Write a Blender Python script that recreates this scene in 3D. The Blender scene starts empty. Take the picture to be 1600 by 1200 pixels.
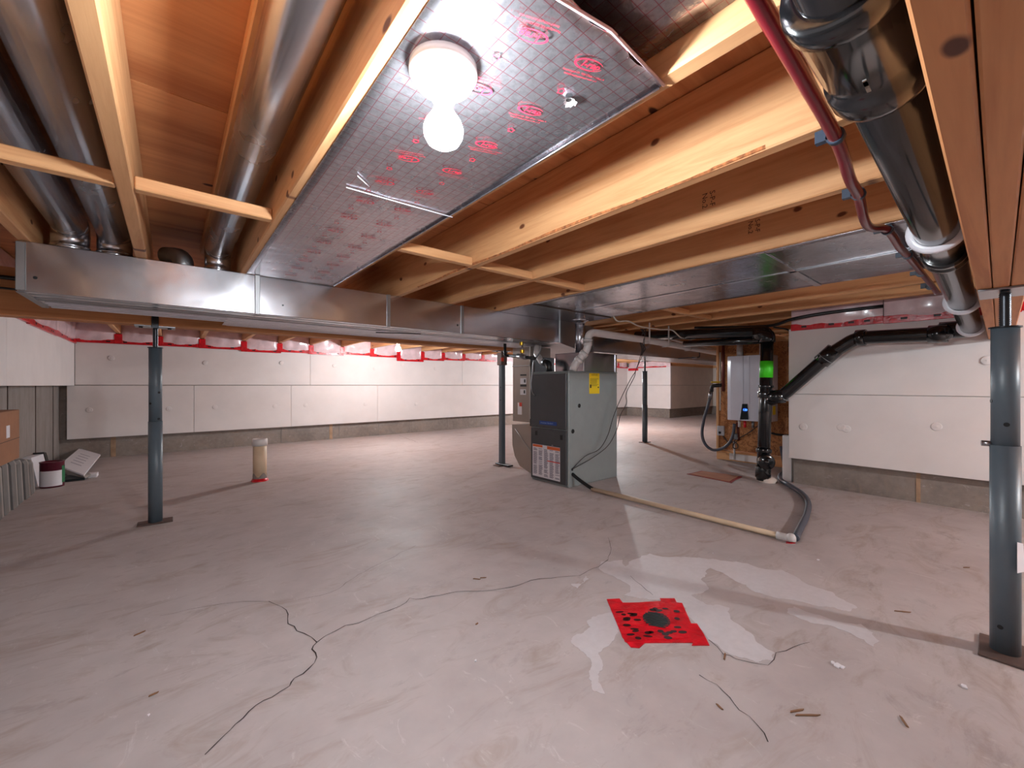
import bpy, bmesh, math, random
from mathutils import Vector, Matrix, noise
random.seed(7)

# ------------------------------------------------------------------ camera
# World X runs along the trunk duct and beams, world Y along the joists.
FPX, CX, HY, CAMZ = 637.0, 800.0, 602.0, 0.76
ANG = math.atan(762.0 / 637.0)
SN, CS = math.sin(ANG), math.cos(ANG)
scene = bpy.context.scene
COL = scene.collection
cam_d = bpy.data.cameras.new('camera')
cam = bpy.data.objects.new('camera', cam_d)
COL.objects.link(cam)
cam.location = (0, 0, CAMZ)
cam.rotation_euler = (math.pi / 2, 0, ANG - math.pi / 2)
cam_d.sensor_width = 36.0
cam_d.lens = FPX / 1600 * 36.0
cam_d.shift_y = (HY - 600) / 1600
cam_d.clip_start = 0.02
scene.camera = cam

# ------------------------------------------------------------------ world, exposure
world = bpy.data.worlds.new('world')
scene.world = world
world.use_nodes = True
world.node_tree.nodes['Background'].inputs[0].default_value = (0.5, 0.5, 0.55, 1)
world.node_tree.nodes['Background'].inputs[1].default_value = 0.0
vs = scene.view_settings
vs.view_transform = 'Standard'
vs.look = 'None'
vs.gamma = 1
vs.use_curve_mapping = False
vs.exposure = 0.12
BULB_NEAR, BULB_BACK, BULB_FRONT, BULB_FILL = 860, 1350, 2700, 2900

# ------------------------------------------------------------------ pixel helpers (1600x1200 frame)
def onz(x, y, z):
    d = (z - CAMZ) * FPX / (HY - y); r = (x - CX) / FPX * d
    return Vector((SN * r + CS * d, -CS * r + SN * d, z))
def onu(x, y, u):
    k = (x - CX) / FPX; d = u / (SN * k + CS); r = k * d
    return Vector((u, -CS * r + SN * d, CAMZ + (HY - y) * d / FPX))
def onv(x, y, v):
    k = (x - CX) / FPX; d = v / (-CS * k + SN); r = k * d
    return Vector((SN * r + CS * d, v, CAMZ + (HY - y) * d / FPX))

# ------------------------------------------------------------------ materials
def lin(c):
    out = []
    for a in c:
        a /= 255.0
        out.append(a / 12.92 if a <= 0.04045 else ((a + 0.055) / 1.055) ** 2.4)
    return (*out, 1.0)
class M:
    def __init__(s, name):
        s.m = bpy.data.materials.new(name); s.m.use_nodes = True
        s.nt = s.m.node_tree; s.n = s.nt.nodes; s.b = s.n['Principled BSDF']
    def node(s, t, **kw):
        n = s.n.new(t)
        for k, v in kw.items(): setattr(n, k, v)
        return n
    def link(s, a, b): s.nt.links.new(a, b)
    def set(s, k, v): s.b.inputs[k].default_value = v
    def coords(s, scale=(1, 1, 1), swz=None, rnd=True):
        tc = s.node('ShaderNodeTexCoord')
        src = tc.outputs['Object']
        if rnd:
            oi = s.node('ShaderNodeObjectInfo')
            mu = s.node('ShaderNodeMath', operation='MULTIPLY'); mu.inputs[1].default_value = 37.0
            s.link(oi.outputs['Random'], mu.inputs[0])
            ad = s.node('ShaderNodeVectorMath', operation='ADD')
            s.link(src, ad.inputs[0]); s.link(mu.outputs[0], ad.inputs[1])
            src = ad.outputs[0]
        mp = s.node('ShaderNodeVectorMath', operation='MULTIPLY')
        mp.inputs[1].default_value = scale
        s.link(src, mp.inputs[0])
        return mp.outputs[0]
    def noise(s, vec, scale, detail=4, rough=0.55, dist=0.0):
        n = s.node('ShaderNodeTexNoise'); n.inputs['Scale'].default_value = scale
        n.inputs['Detail'].default_value = detail; n.inputs['Roughness'].default_value = rough
        n.inputs['Distortion'].default_value = dist
        s.link(vec, n.inputs['Vector']); return n.outputs['Fac']
    def ramp(s, fac, stops):
        r = s.node('ShaderNodeValToRGB'); el = r.color_ramp.elements
        while len(el) < len(stops): el.new(0.5)
        for e, (p, c) in zip(el, stops): e.position = p; e.color = c
        s.link(fac, r.inputs[0]); return r.outputs['Color']
    def mix(s, fac, a, b, mode='MIX'):
        m = s.node('ShaderNodeMix', data_type='RGBA', blend_type=mode)
        for v, i in ((fac, 0), (a, 6), (b, 7)):
            if hasattr(v, 'links'): s.link(v, m.inputs[i])
            else: m.inputs[i].default_value = v
        return m.outputs[2]
    def bump(s, h, strength, dist=0.01):
        b = s.node('ShaderNodeBump'); b.inputs['Strength'].default_value = strength
        b.inputs['Distance'].default_value = dist
        s.link(h, b.inputs['Height']); s.link(b.outputs['Normal'], s.b.inputs['Normal'])
    def base(s, sock): s.link(sock, s.b.inputs['Base Color'])

MATS = {}
def plain(name, col, rough=0.5, metal=0.0, var=0.08, nscale=12, bump=0.0, coat=0.0, emit=0):
    m = M(name)
    v = m.coords()
    f = m.noise(v, nscale)
    c = lin(col)
    lo = tuple(max(0, x * (1 - var)) for x in c[:3]) + (1,)
    hi = tuple(min(1, x * (1 + var)) for x in c[:3]) + (1,)
    m.base(m.ramp(f, [(0.3, lo), (0.7, hi)]))
    m.set('Roughness', rough); m.set('Metallic', metal)
    if coat: m.set('Coat Weight', coat); m.set('Coat Roughness', 0.1)
    if bump: m.bump(f, bump)
    if emit:
        m.set('Emission Color', c); m.set('Emission Strength', emit)
    MATS[name] = m.m
    return m.m

def wood(name, axis, light, dark, knot, grain=1.0, knots=0.055):
    """grain runs along the given object axis"""
    m = M(name)
    st = [1.0, 1.0, 1.0]; st[axis] = 0.06
    v = m.coords(tuple(st))
    f1 = m.noise(v, 22 * grain, 5, 0.6, 0.6)
    f2 = m.noise(v, 130 * grain, 3, 0.6)
    knots *= 0.8
    sk = [1.0, 1.0, 1.0]; sk[axis] = 0.55
    vk = m.coords(tuple(sk))
    wob = m.noise(vk, 14, 2)
    sx = m.node('ShaderNodeSeparateXYZ'); m.link(vk, sx.inputs[0])
    cxy = m.node('ShaderNodeCombineXYZ'); a2 = {0: 1, 1: 2, 2: 1}[axis]
    m.link(sx.outputs[axis], cxy.inputs[0]); m.link(sx.outputs[a2], cxy.inputs[1])
    vo = m.node('ShaderNodeTexVoronoi', voronoi_dimensions='2D'); vo.inputs['Scale'].default_value = 4.0
    wa = m.node('ShaderNodeVectorMath', operation='SCALE'); wa.inputs[3].default_value = 1.0
    wm = m.node('ShaderNodeMath', operation='MULTIPLY'); wm.inputs[1].default_value = 0.02; m.link(wob, wm.inputs[0])
    wv = m.node('ShaderNodeVectorMath', operation='ADD'); m.link(cxy.outputs[0], wv.inputs[0]); m.link(wm.outputs[0], wv.inputs[1])
    m.link(wv.outputs[0], vo.inputs['Vector'])
    c = m.ramp(f1, [(0.28, lin(dark)), (0.52, lin(light)), (0.8, lin(tuple(min(255, x * 1.05) for x in light)))])
    c2 = m.mix(0.22, c, m.ramp(f2, [(0.35, lin(dark)), (0.6, lin(light))]))
    kf = m.ramp(vo.outputs['Distance'], [(0.0, (1, 1, 1, 1)), (knots * 0.6, (1, 1, 1, 1)), (knots, (0, 0, 0, 1))])
    c3 = m.mix(kf, c2, lin(knot))
    big = m.noise(m.coords((1, 1, 1)), 1.6, 2)
    c4 = m.mix(1.0, c3, m.ramp(big, [(0.3, (0.86, 0.84, 0.82, 1)), (0.7, (1, 1, 1, 1))]), 'MULTIPLY')
    m.base(c4); m.set('Roughness', 0.62)
    m.bump(f2, 0.06, 0.004)
    MATS[name] = m.m

LW, DW, KW = (226, 172, 122), (196, 134, 84), (112, 62, 36)
wood('wood_x', 0, LW, DW, KW); wood('wood_y', 1, LW, DW, KW); wood('wood_z', 2, LW, DW, KW)
wood('beam_wood', 0, (206, 142, 92), (172, 104, 60), (84, 42, 24), 0.8)
wood('plywood', 0, (216, 148, 96), (176, 104, 60), (76, 36, 20), 0.45, 0.07)

def osb():
    m = M('osb'); v = m.coords((1, 1, 1))
    vo = m.node('ShaderNodeTexVoronoi'); vo.inputs['Scale'].default_value = 26
    ns = m.noise(v, 9, 3)
    w = m.node('ShaderNodeVectorMath', operation='ADD'); m.link(v, w.inputs[0]); m.link(ns, w.inputs[1])
    m.link(w.outputs[0], vo.inputs['Vector'])
    sp = m.node('ShaderNodeSeparateColor'); m.link(vo.outputs['Color'], sp.inputs[0])
    m.base(m.ramp(sp.outputs[0], [(0.0, lin((120, 70, 36))), (0.35, lin((176, 112, 62))), (0.7, lin((198, 136, 82))), (1, lin((150, 90, 48)))]))
    m.set('Roughness', 0.6); m.bump(sp.outputs[1], 0.2, 0.003); MATS['osb'] = m.m
osb()

def concrete(name, light, dark, scale, rough=0.75, bumps=0.12, stretch=(1, 1, 1), spots=True):
    m = M(name); v = m.coords(stretch, rnd=False)
    a = m.noise(v, scale, 6, 0.6, 0.4); b = m.noise(v, scale * 9, 4, 0.6); c = m.noise(v, scale * 60, 2)
    col = m.ramp(a, [(0.3, lin(dark)), (0.62, lin(light))])
    col = m.mix(0.35, col, m.ramp(b, [(0.3, lin(dark)), (0.65, lin(light))]))
    if spots:
        o = m.noise(m.coords((1, 2.2, 1), rnd=False), 3.3, 5, 0.7, 1.2)
        col = m.mix(m.ramp(o, [(0.52, (0, 0, 0, 1)), (0.70, (0.6, 0.6, 0.6, 1))]), col, lin((150, 130, 116)))
        sc = m.noise(m.coords((1.2, 0.5, 1), rnd=False), 16, 6, 0.75, 1.5)
        col = m.mix(m.ramp(sc, [(0.60, (0, 0, 0, 1)), (0.72, (0.55, 0.55, 0.55, 1))]), col, lin((206, 198, 198)))
        dk = m.noise(m.coords((0.6, 1.3, 1), rnd=False), 7, 6, 0.75, 0.8)
        col = m.mix(m.ramp(dk, [(0.58, (0, 0, 0, 1)), (0.74, (0.5, 0.5, 0.5, 1))]), col, lin((128, 112, 106)))
    m.base(col)
    m.link(m.ramp(a, [(0.3, (rough - .1,) * 3 + (1,)), (0.7, (rough + .08,) * 3 + (1,))]), m.b.inputs['Roughness'])
    m.bump(c, bumps, 0.002); MATS[name] = m.m
concrete('floor_concrete', (186, 174, 172), (160, 147, 145), 0.9, 0.62)
concrete('footing_concrete', (150, 138, 130), (112, 100, 94), 3.0, 0.85, 0.35)
concrete('streaked_concrete', (150, 141, 136), (112, 103, 98), 4.0, 0.85, 0.3, (3, 3, 0.5), False)
concrete('pale_cement', (200, 192, 194), (184, 175, 176), 5.0, 0.6, 0.1, (1, 1, 1), False)

def galv(name, col=(196, 196, 202), rough=0.22, wav=0.25):
    m = M(name); v = m.coords()
    big = m.noise(v, 2.2, 2, 0.5); sp = m.node('ShaderNodeTexVoronoi'); sp.inputs['Scale'].default_value = 70
    m.link(v, sp.inputs['Vector'])
    dirt = m.noise(v, 6, 3, 0.55)
    m.base(m.ramp(dirt, [(0.2, lin(tuple(x * 0.9 for x in col))), (0.8, lin(col))]))
    m.set('Metallic', 1.0)
    m.link(m.ramp(dirt, [(0.15, (rough + .10,) * 3 + (1,)), (0.85, (rough - .05,) * 3 + (1,))]), m.b.inputs['Roughness'])
    m.bump(big, wav, 0.05); MATS[name] = m.m
galv('galvanised', (204, 204, 210), 0.2, wav=0.3)
galv('galvanised_pipe', (226, 226, 232), 0.22, 0.04)
galv('galvanised_dull', (168, 168, 170), 0.4, 0.2)

def foil(name, grid):
    m = M(name)
    tc = m.node('ShaderNodeTexCoord'); sep = m.node('ShaderNodeSeparateXYZ'); m.link(tc.outputs['Object'], sep.inputs[0])
    v = m.coords(rnd=False)
    wr = m.noise(v, 7, 5, 0.7, 0.5); fine = m.noise(v, 60, 4, 0.7)
    col = m.ramp(fine, [(0.3, lin((164, 162, 168))), (0.7, lin((196, 194, 200)))])
    if grid:
        fs = []
        for k in (0, 1):
            d = m.node('ShaderNodeMath', operation='DIVIDE'); d.inputs[1].default_value = 0.0235; m.link(sep.outputs[k], d.inputs[0])
            fr = m.node('ShaderNodeMath', operation='FRACT'); m.link(d.outputs[0], fr.inputs[0])
            lt = m.node('ShaderNodeMath', operation='LESS_THAN'); lt.inputs[1].default_value = 0.06; m.link(fr.outputs[0], lt.inputs[0])
            fs.append(lt.outputs[0])
        mx = m.node('ShaderNodeMath', operation='MAXIMUM'); m.link(fs[0], mx.inputs[0]); m.link(fs[1], mx.inputs[1])
        ml = m.node('ShaderNodeMath', operation='MULTIPLY'); ml.inputs[1].default_value = 0.62; m.link(mx.outputs[0], ml.inputs[0])
        col = m.mix(ml.outputs[0], col, lin((176, 44, 66)))
    m.base(col); m.set('Metallic', 0.95)
    m.link(m.ramp(wr, [(0.3, (0.30,) * 3 + (1,)), (0.7, (0.18,) * 3 + (1,))]), m.b.inputs['Roughness'])
    m.bump(wr, 0.22, 0.012); MATS[name] = m.m
foil('foil_printed', True); foil('foil_plain', False)

plain('foam_white', (226, 217, 215), 0.75, var=0.035, nscale=5, bump=0.03)
plain('foam_old', (214, 198, 188), 0.8, var=0.05, nscale=5)
plain('poly_batt', (224, 194, 198), 0.22, var=0.16, nscale=9, coat=0.4)
plain('tape_red', (204, 16, 34), 0.28, var=0.28, nscale=26, coat=0.3, bump=0.35)
plain('tape_print', (40, 8, 14), 0.5)
plain('print_red', (190, 30, 52), 0.45)
plain('seam_dark', (70, 52, 44), 0.9)
plain('crack', (58, 48, 48), 0.95)
plain('post_paint', (84, 94, 102), 0.42, var=0.1, nscale=6)
plain('steel_dark', (58, 60, 64), 0.35, 0.9)
plain('steel', (150, 150, 154), 0.3, 1.0)
plain('rust_steel', (104, 84, 78), 0.6, 0.5, var=0.3)
plain('abs_black', (16, 17, 20), 0.16, var=0.2, coat=0.4)
plain('abs_mark', (128, 130, 132), 0.4)
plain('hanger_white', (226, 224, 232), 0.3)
plain('pipe_red', (120, 18, 34), 0.3, var=0.15, coat=0.3)
plain('clip_blue', (54, 66, 84), 0.4)
plain('porcelain', (238, 236, 234), 0.25)
plain('furnace_grey', (148, 153, 152), 0.45, 0.2, var=0.04)
plain('furnace_dark', (74, 74, 77), 0.4, 0.2, var=0.05)
plain('furnace_black', (12, 12, 14), 0.5)
plain('badge_blue', (28, 66, 140), 0.3)
plain('badge_text', (150, 176, 214), 0.4)
plain('paper_white', (222, 216, 220), 0.7, var=0.03)
plain('paper_ink', (132, 126, 140), 0.7)
plain('ink_black', (30, 26, 24), 0.7)
plain('label_orange', (214, 98, 48), 0.6)
plain('label_yellow', (232, 196, 20), 0.6, var=0.04)
plain('label_red', (216, 62, 40), 0.6)
plain('return_metal', (158, 146, 138), 0.42, 0.6, var=0.07, nscale=4)
plain('pvc_white', (214, 206, 204), 0.35, var=0.04)
plain('pvc_cream', (206, 180, 152), 0.5, var=0.1)
plain('brass', (206, 168, 40), 0.3, 0.6)
plain('gas_black', (34, 32, 32), 0.5, 0.4)
plain('wire_dark', (56, 46, 44), 0.6)
plain('wire_white', (208, 196, 184), 0.5)
plain('hose_grey', (72, 74, 86), 0.45)
plain('hose_black', (20, 20, 22), 0.4)
plain('heater_white', (210, 208, 220), 0.2, var=0.02, coat=0.5)
plain('heater_panel', (18, 18, 24), 0.15)
plain('led_blue', (60, 120, 255), 0.3, emit=6)
plain('sticker_cyan', (24, 140, 170), 0.5)
plain('tape_green', (70, 214, 30), 0.5, var=0.05)
plain('cardboard', (150, 104, 76), 0.85, var=0.08)
plain('plank_grey', (108, 104, 102), 0.6, var=0.12)
plain('plank_edge', (146, 138, 132), 0.6, var=0.1)
plain('can_maroon', (84, 12, 34), 0.3)
plain('green', (28, 110, 66), 0.5)
plain('teal_black', (18, 30, 32), 0.4)
plain('drain_black', (58, 64, 66), 0.4)
plain('panel_brown', (158, 104, 78), 0.7, var=0.15)
plain('panel_rim', (136, 44, 42), 0.7, var=0.2)
plain('outlet_grey', (200, 200, 206), 0.4)
plain('copper_red', (104, 44, 36), 0.4, 0.3)
plain('chip_wood', (128, 90, 64), 0.8)
plain('bark', (168, 104, 62), 0.9, var=0.6, nscale=60)
plain('orange_stain', (164, 132, 106), 0.85, var=0.25)

def bulbmat(name, strength):
    m = M(name)
    m.set('Base Color', (1, 1, 1, 1))
    m.set('Emission Color', (0.87, 0.95, 1.0, 1)); m.set('Emission Strength', strength)
    MATS[name] = m.m
bulbmat('bulb_near', BULB_NEAR); bulbmat('bulb_back', BULB_BACK); bulbmat('bulb_front', BULB_FRONT); bulbmat('bulb_fill', BULB_FILL)

# ------------------------------------------------------------------ geometry helpers
def frame(t):
    t = t.normalized()
    a = Vector((0, 0, 1)) if abs(t.z) < 0.9 else Vector((1, 0, 0))
    n = t.cross(a).normalized(); return n, t.cross(n).normalized()

def fillet(pts, rad, seg=5):
    pts = [Vector(p) for p in pts]; out = [pts[0]]
    for i in range(1, len(pts) - 1):
        a, b, c = pts[i - 1], pts[i], pts[i + 1]
        l = min(rad, (a - b).length * 0.48, (c - b).length * 0.48)
        p, q = b + (a - b).normalized() * l, b + (c - b).normalized() * l
        for k in range(seg + 1):
            t = k / seg
            out.append(p * (1 - t) ** 2 + b * 2 * t * (1 - t) + q * t * t)
    out.append(pts[-1]); return out

def smooth_path(pts, sub=6):
    pts = [Vector(p) for p in pts]; out = []
    P = [pts[0] * 2 - pts[1]] + pts + [pts[-1] * 2 - pts[-2]]
    for i in range(1, len(P) - 2):
        a, b, c, d = P[i - 1:i + 3]
        for k in range(sub):
            t = k / sub
            out.append(0.5 * ((2 * b) + (c - a) * t + (2 * a - 5 * b + 4 * c - d) * t * t + (3 * b - a - 3 * c + d) * t ** 3))
    out.append(pts[-1]); return out

class G:
    def __init__(s): s.v = []; s.f = []; s.sm = []
    def add(s, verts, faces, smooth=False):
        o = len(s.v); s.v += [Vector(p) for p in verts]
        for f in faces: s.f.append([i + o for i in f]); s.sm.append(smooth)
        return s
    def box(s, lo, hi):
        (a, b, c), (d, e, f) = lo, hi
        return s.add([(a, b, c), (d, b, c), (d, e, c), (a, e, c), (a, b, f), (d, b, f), (d, e, f), (a, e, f)],
                     [(0, 3, 2, 1), (4, 5, 6, 7), (0, 1, 5, 4), (1, 2, 6, 5), (2, 3, 7, 6), (3, 0, 4, 7)])
    def cbox(s, lo, hi, ch=0.004):
        """box with bevelled edges (convex hull of inset corners)"""
        bm = bmesh.new()
        for x in (0, 1):
            for y in (0, 1):
                for z in (0, 1):
                    p = Vector((hi[0] if x else lo[0], hi[1] if y else lo[1], hi[2] if z else lo[2]))
                    sg = Vector((-1 if x else 1, -1 if y else 1, -1 if z else 1)) * ch
                    for k in range(3):
                        q = p.copy()
                        for j in range(3):
                            if j != k: q[j] += sg[j]
                        bm.verts.new(q)
        bmesh.ops.convex_hull(bm, input=bm.verts)
        bm.verts.index_update()
        s.add([v.co.copy() for v in bm.verts], [[v.index for v in f.verts] for f in bm.faces])
        bm.free(); return s
    def hexa(s, p):
        """8 corners: bottom 4 ccw, top 4 ccw"""
        return s.add(p, [(0, 3, 2, 1), (4, 5, 6, 7), (0, 1, 5, 4), (1, 2, 6, 5), (2, 3, 7, 6), (3, 0, 4, 7)])
    def prism(s, poly, off):
        n = len(poly); off = Vector(off)
        vs_ = [Vector(p) for p in poly] + [Vector(p) + off for p in poly]
        return s.add(vs_, [list(range(n))[::-1], list(range(n, 2 * n))] + [(i, (i + 1) % n, n + (i + 1) % n, n + i) for i in range(n)])
    def tube(s, path, r, n=14, caps=True, radii=None):
        path = [Vector(p) for p in path]
        t0 = (path[1] - path[0]).normalized(); nn, bb = frame(t0)
        vs_, fs = [], []
        for i, p in enumerate(path):
            t = ((path[min(i + 1, len(path) - 1)] - path[max(i - 1, 0)])).normalized()
            nn = (nn - t * nn.dot(t)).normalized(); bb = t.cross(nn)
            rr = radii[i] if radii else r
            for k in range(n):
                a = 2 * math.pi * k / n
                vs_.append(p + (nn * math.cos(a) + bb * math.sin(a)) * rr)
        for i in range(len(path) - 1):
            for k in range(n):
                fs.append((i * n + k, i * n + (k + 1) % n, (i + 1) * n + (k + 1) % n, (i + 1) * n + k))
        s.add(vs_, fs, True)
        if caps:
            m = len(path) - 1
            s.add([vs_[k] for k in range(n)], [list(range(n))[::-1]])
            s.add([vs_[m * n + k] for k in range(n)], [list(range(n))])
        return s
    def lathe(s, origin, axis, prof, n=24):
        """prof: list of (distance along axis, radius)"""
        origin = Vector(origin); axis = Vector(axis).normalized(); a_, b_ = frame(axis)
        vs_, fs = [], []
        for (h, r) in prof:
            for k in range(n):
                t = 2 * math.pi * k / n
                vs_.append(origin + axis * h + (a_ * math.cos(t) + b_ * math.sin(t)) * max(r, 1e-5))
        for i in range(len(prof) - 1):
            for k in range(n):
                fs.append((i * n + k, i * n + (k + 1) % n, (i + 1) * n + (k + 1) % n, (i + 1) * n + k))
        return s.add(vs_, fs, True)
    def disc(s, c, axis, r, th, n=18):
        return s.tube([Vector(c), Vector(c) + Vector(axis).normalized() * th], r, n)
    def ngon(s, poly):
        return s.add(poly, [list(range(len(poly)))])
    def sheet(s, poly, h):
        """jagged flat outline lying on a horizontal plane, given a small thickness"""
        bm = bmesh.new(); vv = [bm.verts.new(p) for p in poly]
        ee = [bm.edges.new((vv[i], vv[(i + 1) % len(vv)])) for i in range(len(vv))]
        bmesh.ops.triangle_fill(bm, edges=ee, use_beauty=True)
        bm.verts.index_update()
        vs_ = [v.co.copy() for v in bm.verts]; fs = [[v.index for v in f.verts] for f in bm.faces]
        bm.free()
        n = len(vs_)
        top = [p + Vector((0, 0, h)) for p in vs_]
        s.add(top + vs_, fs + [[i + n for i in f[::-1]] for f in fs])
        m = len(poly); s.add([Vector(p) for p in poly] + [Vector(p) + Vector((0, 0, h)) for p in poly],
                             [(i, (i + 1) % m, m + (i + 1) % m, m + i) for i in range(m)])
        return s
    def mesh(s, name, off=(0, 0, 0)):
        me = bpy.data.meshes.new(name); off = Vector(off)
        me.from_pydata([p - off for p in s.v], [], s.f)
        bm = bmesh.new(); bm.from_mesh(me)
        for f, q in zip(bm.faces, s.sm): f.smooth = q
        bmesh.ops.remove_doubles(bm, verts=bm.verts, dist=1e-6)
        bmesh.ops.recalc_face_normals(bm, faces=bm.faces)
        bm.to_mesh(me); bm.free()
        return me
    def obj(s, name, mat, parent=None, loc=None):
        """verts are given in world space; origin goes to loc (or the parent's base)"""
        base = Vector(loc) if loc is not None else (wloc(parent) if parent else Vector((0, 0, 0)))
        me = s.mesh(name, base); me.materials.append(MATS[mat])
        return place(name, me, base, parent)
def wloc(o):
    p = Vector((0, 0, 0))
    while o: p += o.location; o = o.parent
    return p
def place(name, me, base, parent=None):
    o = bpy.data.objects.new(name, me); COL.objects.link(o)
    if parent: o.parent = parent; o.location = Vector(base) - wloc(parent)
    else: o.location = base
    return o
def tag(o, label, cat, group=None):
    o['label'] = label; o['category'] = cat
    if group: o['group'] = group
    return o
def thing(name, label, cat, loc, group=None):
    o = bpy.data.objects.new(name, None); COL.objects.link(o); o.location = loc; o.empty_display_size = 0.05
    return tag(o, label, cat, group)
def struct(o, label=None):
    o['kind'] = 'structure'
    if label: o['label'] = label
    return o
def stuff(o): o['kind'] = 'stuff'; return o
def rect_u(u, p, q, th):
    """thin plate on a plane X=u facing -X, from pixel corners p (left, top) and q (right, bottom)"""
    a, b = onu(*p, u), onu(*q, u)
    return ((u - th, min(a.y, b.y), min(a.z, b.z)), (u + 0.0005, max(a.y, b.y), max(a.z, b.z)))
def rect_v(v, p, q, th):
    a, b = onv(*p, v), onv(*q, v)
    return ((min(a.x, b.x), v - th, min(a.z, b.z)), (max(a.x, b.x), v + 0.0005, max(a.z, b.z)))
def text_geo(g, s, size, org, xd, yd, shear=0.0, bold=0.0):
    cu = bpy.data.curves.new('lettering', 'FONT'); cu.body = s; cu.size = size
    cu.align_x = 'CENTER'; cu.align_y = 'CENTER'; cu.shear = shear; cu.offset = bold; cu.resolution_u = 2
    ob = bpy.data.objects.new('lettering', cu)
    me = bpy.data.meshes.new_from_object(ob)
    xd, yd, org = Vector(xd), Vector(yd), Vector(org)
    g.add([org + xd * v.co.x + yd * v.co.y for v in me.vertices], [list(p.vertices) for p in me.polygons])
    bpy.data.objects.remove(ob); bpy.data.curves.remove(cu); bpy.data.meshes.remove(me)
    return g

# ------------------------------------------------------------------ main dimensions
ZJ = 1.310          # underside of joists
ZS = 1.545          # underside of subfloor
V_BACK, U_LEFT, U_RIGHT, V_FRONT = 6.0, -0.75, 3.67, -3.5
U_FAR, V_JOG, U_END, V_RET = 8.8, 4.85, 11.0, 1.05
ZW = 1.21           # top of foundation walls

# ------------------------------------------------------------------ floor
floor = struct(G().box((-1.4, V_FRONT - .3, -0.12), (U_END + .3, V_BACK + .3, 0)).obj('floor', 'floor_concrete'), 'grey concrete basement floor with cracks and pale cement patches')
def zpx(zx, zy, ox, oy, sc): return (ox + zx / sc, oy + zy / sc)
def jag(poly, n=3, amp=0.17):
    for _ in range(n):
        out = []
        for i, p in enumerate(poly):
            q = poly[(i + 1) % len(poly)]; d = q - p
            out += [p, (p + q) / 2 + Vector((-d.y, d.x, 0)) * random.uniform(-amp, amp)]
        poly = out
    return poly
def patch(pts, ox, oy, sc):
    poly = [onz(*zpx(x, y, ox, oy, sc), 0.0) for x, y in pts]
    G().sheet(jag(poly), 0.0006).obj('cement_patch', 'pale_cement', floor)
A = [(280,95),(345,90),(355,110),(430,70),(540,80),(600,85),(700,95),(840,120),(900,150),(1000,190),(1080,240),(1060,252),(960,235),(880,215),(760,190),(690,150),(620,115),(590,150),(600,190),(560,200),(610,230),(680,240),(720,300),(760,340),(820,380),(815,405),(770,410),(700,390),(650,365),(615,340),(545,240),(520,225),(430,215),(350,200),(370,180),(330,150),(300,135),(270,115)]
patch(A, 800, 830, 2)
patch([(345,255),(300,255),(270,262),(235,280),(245,300),(190,330),(185,350),(215,375),(240,395),(245,430),(240,460),(255,500),(290,510),(270,460),(285,420),(270,380),(310,350),(330,320),(340,300)], 800, 830, 2)
patch([(880,235),(960,262),(1090,290),(1150,345),(1130,362),(1060,320),(960,290),(860,255)], 800, 830, 2)
patch([(185,165),(215,165),(240,150),(230,140),(205,178),(190,180)][:5], 800, 830, 2)
def crack(pts, ox, oy, sc, w=0.004):
    base = [onz(*zpx(x, y, ox, oy, sc), 0.0) for x, y in pts]
    path = []
    for a, b in zip(base, base[1:]):
        n = max(2, int((b - a).length / 0.03)); d = (b - a); pr = Vector((-d.y, d.x, 0)).normalized()
        for k in range(n): path.append(a + d * (k / n) + pr * (random.uniform(-0.006, 0.006) if k else 0))
    path.append(base[-1])
    g = G(); L, R = [], []
    for i, p in enumerate(path):
        t = (path[min(i + 1, len(path) - 1)] - path[max(0, i - 1)]).normalized(); pr = Vector((-t.y, t.x, 0))
        ww = w * random.uniform(0.35, 1.0)
        L.append(p + pr * ww / 2); R.append(p - pr * ww / 2)
    n = len(path); z = Vector((0, 0, 0.0011))
    vs_ = [p + z for p in L] + [p + z for p in R]
    g.add(vs_, [(i, i + 1, n + i + 1, n + i) for i in range(n - 1)])
    g.obj('crack', 'crack', floor)
crack([(640,760),(700,700),(735,665),(760,645),(800,605),(850,580),(905,545),(920,520),(965,490),(990,455),(975,430),(990,408)], 0, 800, 2, 0.0042)
crack([(990,408),(950,380),(900,350),(900,320),(880,297),(840,280)], 0, 800, 2, 0.0036)
crack([(840,280),(760,280),(620,300),(500,325)], 0, 800, 2, 0.0016)
crack([(990,408),(1080,355),(1120,348),(1180,320),(1250,295),(1280,270),(1320,272),(1400,255),(1460,248),(1540,245),(1600,235),(1660,214),(1720,208),(1810,200),(1870,172),(1900,150)], 0, 800, 2, 0.0034)
crack([(1900,150),(1910,115),(1900,80)], 0, 800, 2, 0.002)
crack([(585,450),(640,480),(680,520),(710,560),(765,605),(800,660)], 800, 830, 2, 0.003)
crack([(615,340),(660,385),(700,400),(800,420),(825,380),(930,348)], 800, 830, 2, 0.0024)
crack([(370,140),(420,185),(440,200)], 800, 830, 2, 0.0028)
crack([(930,275),(1000,262),(1060,240),(1080,222),(1180,165),(1300,105)], 0, 800, 2, 0.0016)
crack([(810,1067),(910,1105)], 380, 360, 3.333, 0.006)
for (x, y) in [(1040,1028),(1125,1120),(1230,1078)]: pass

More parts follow.
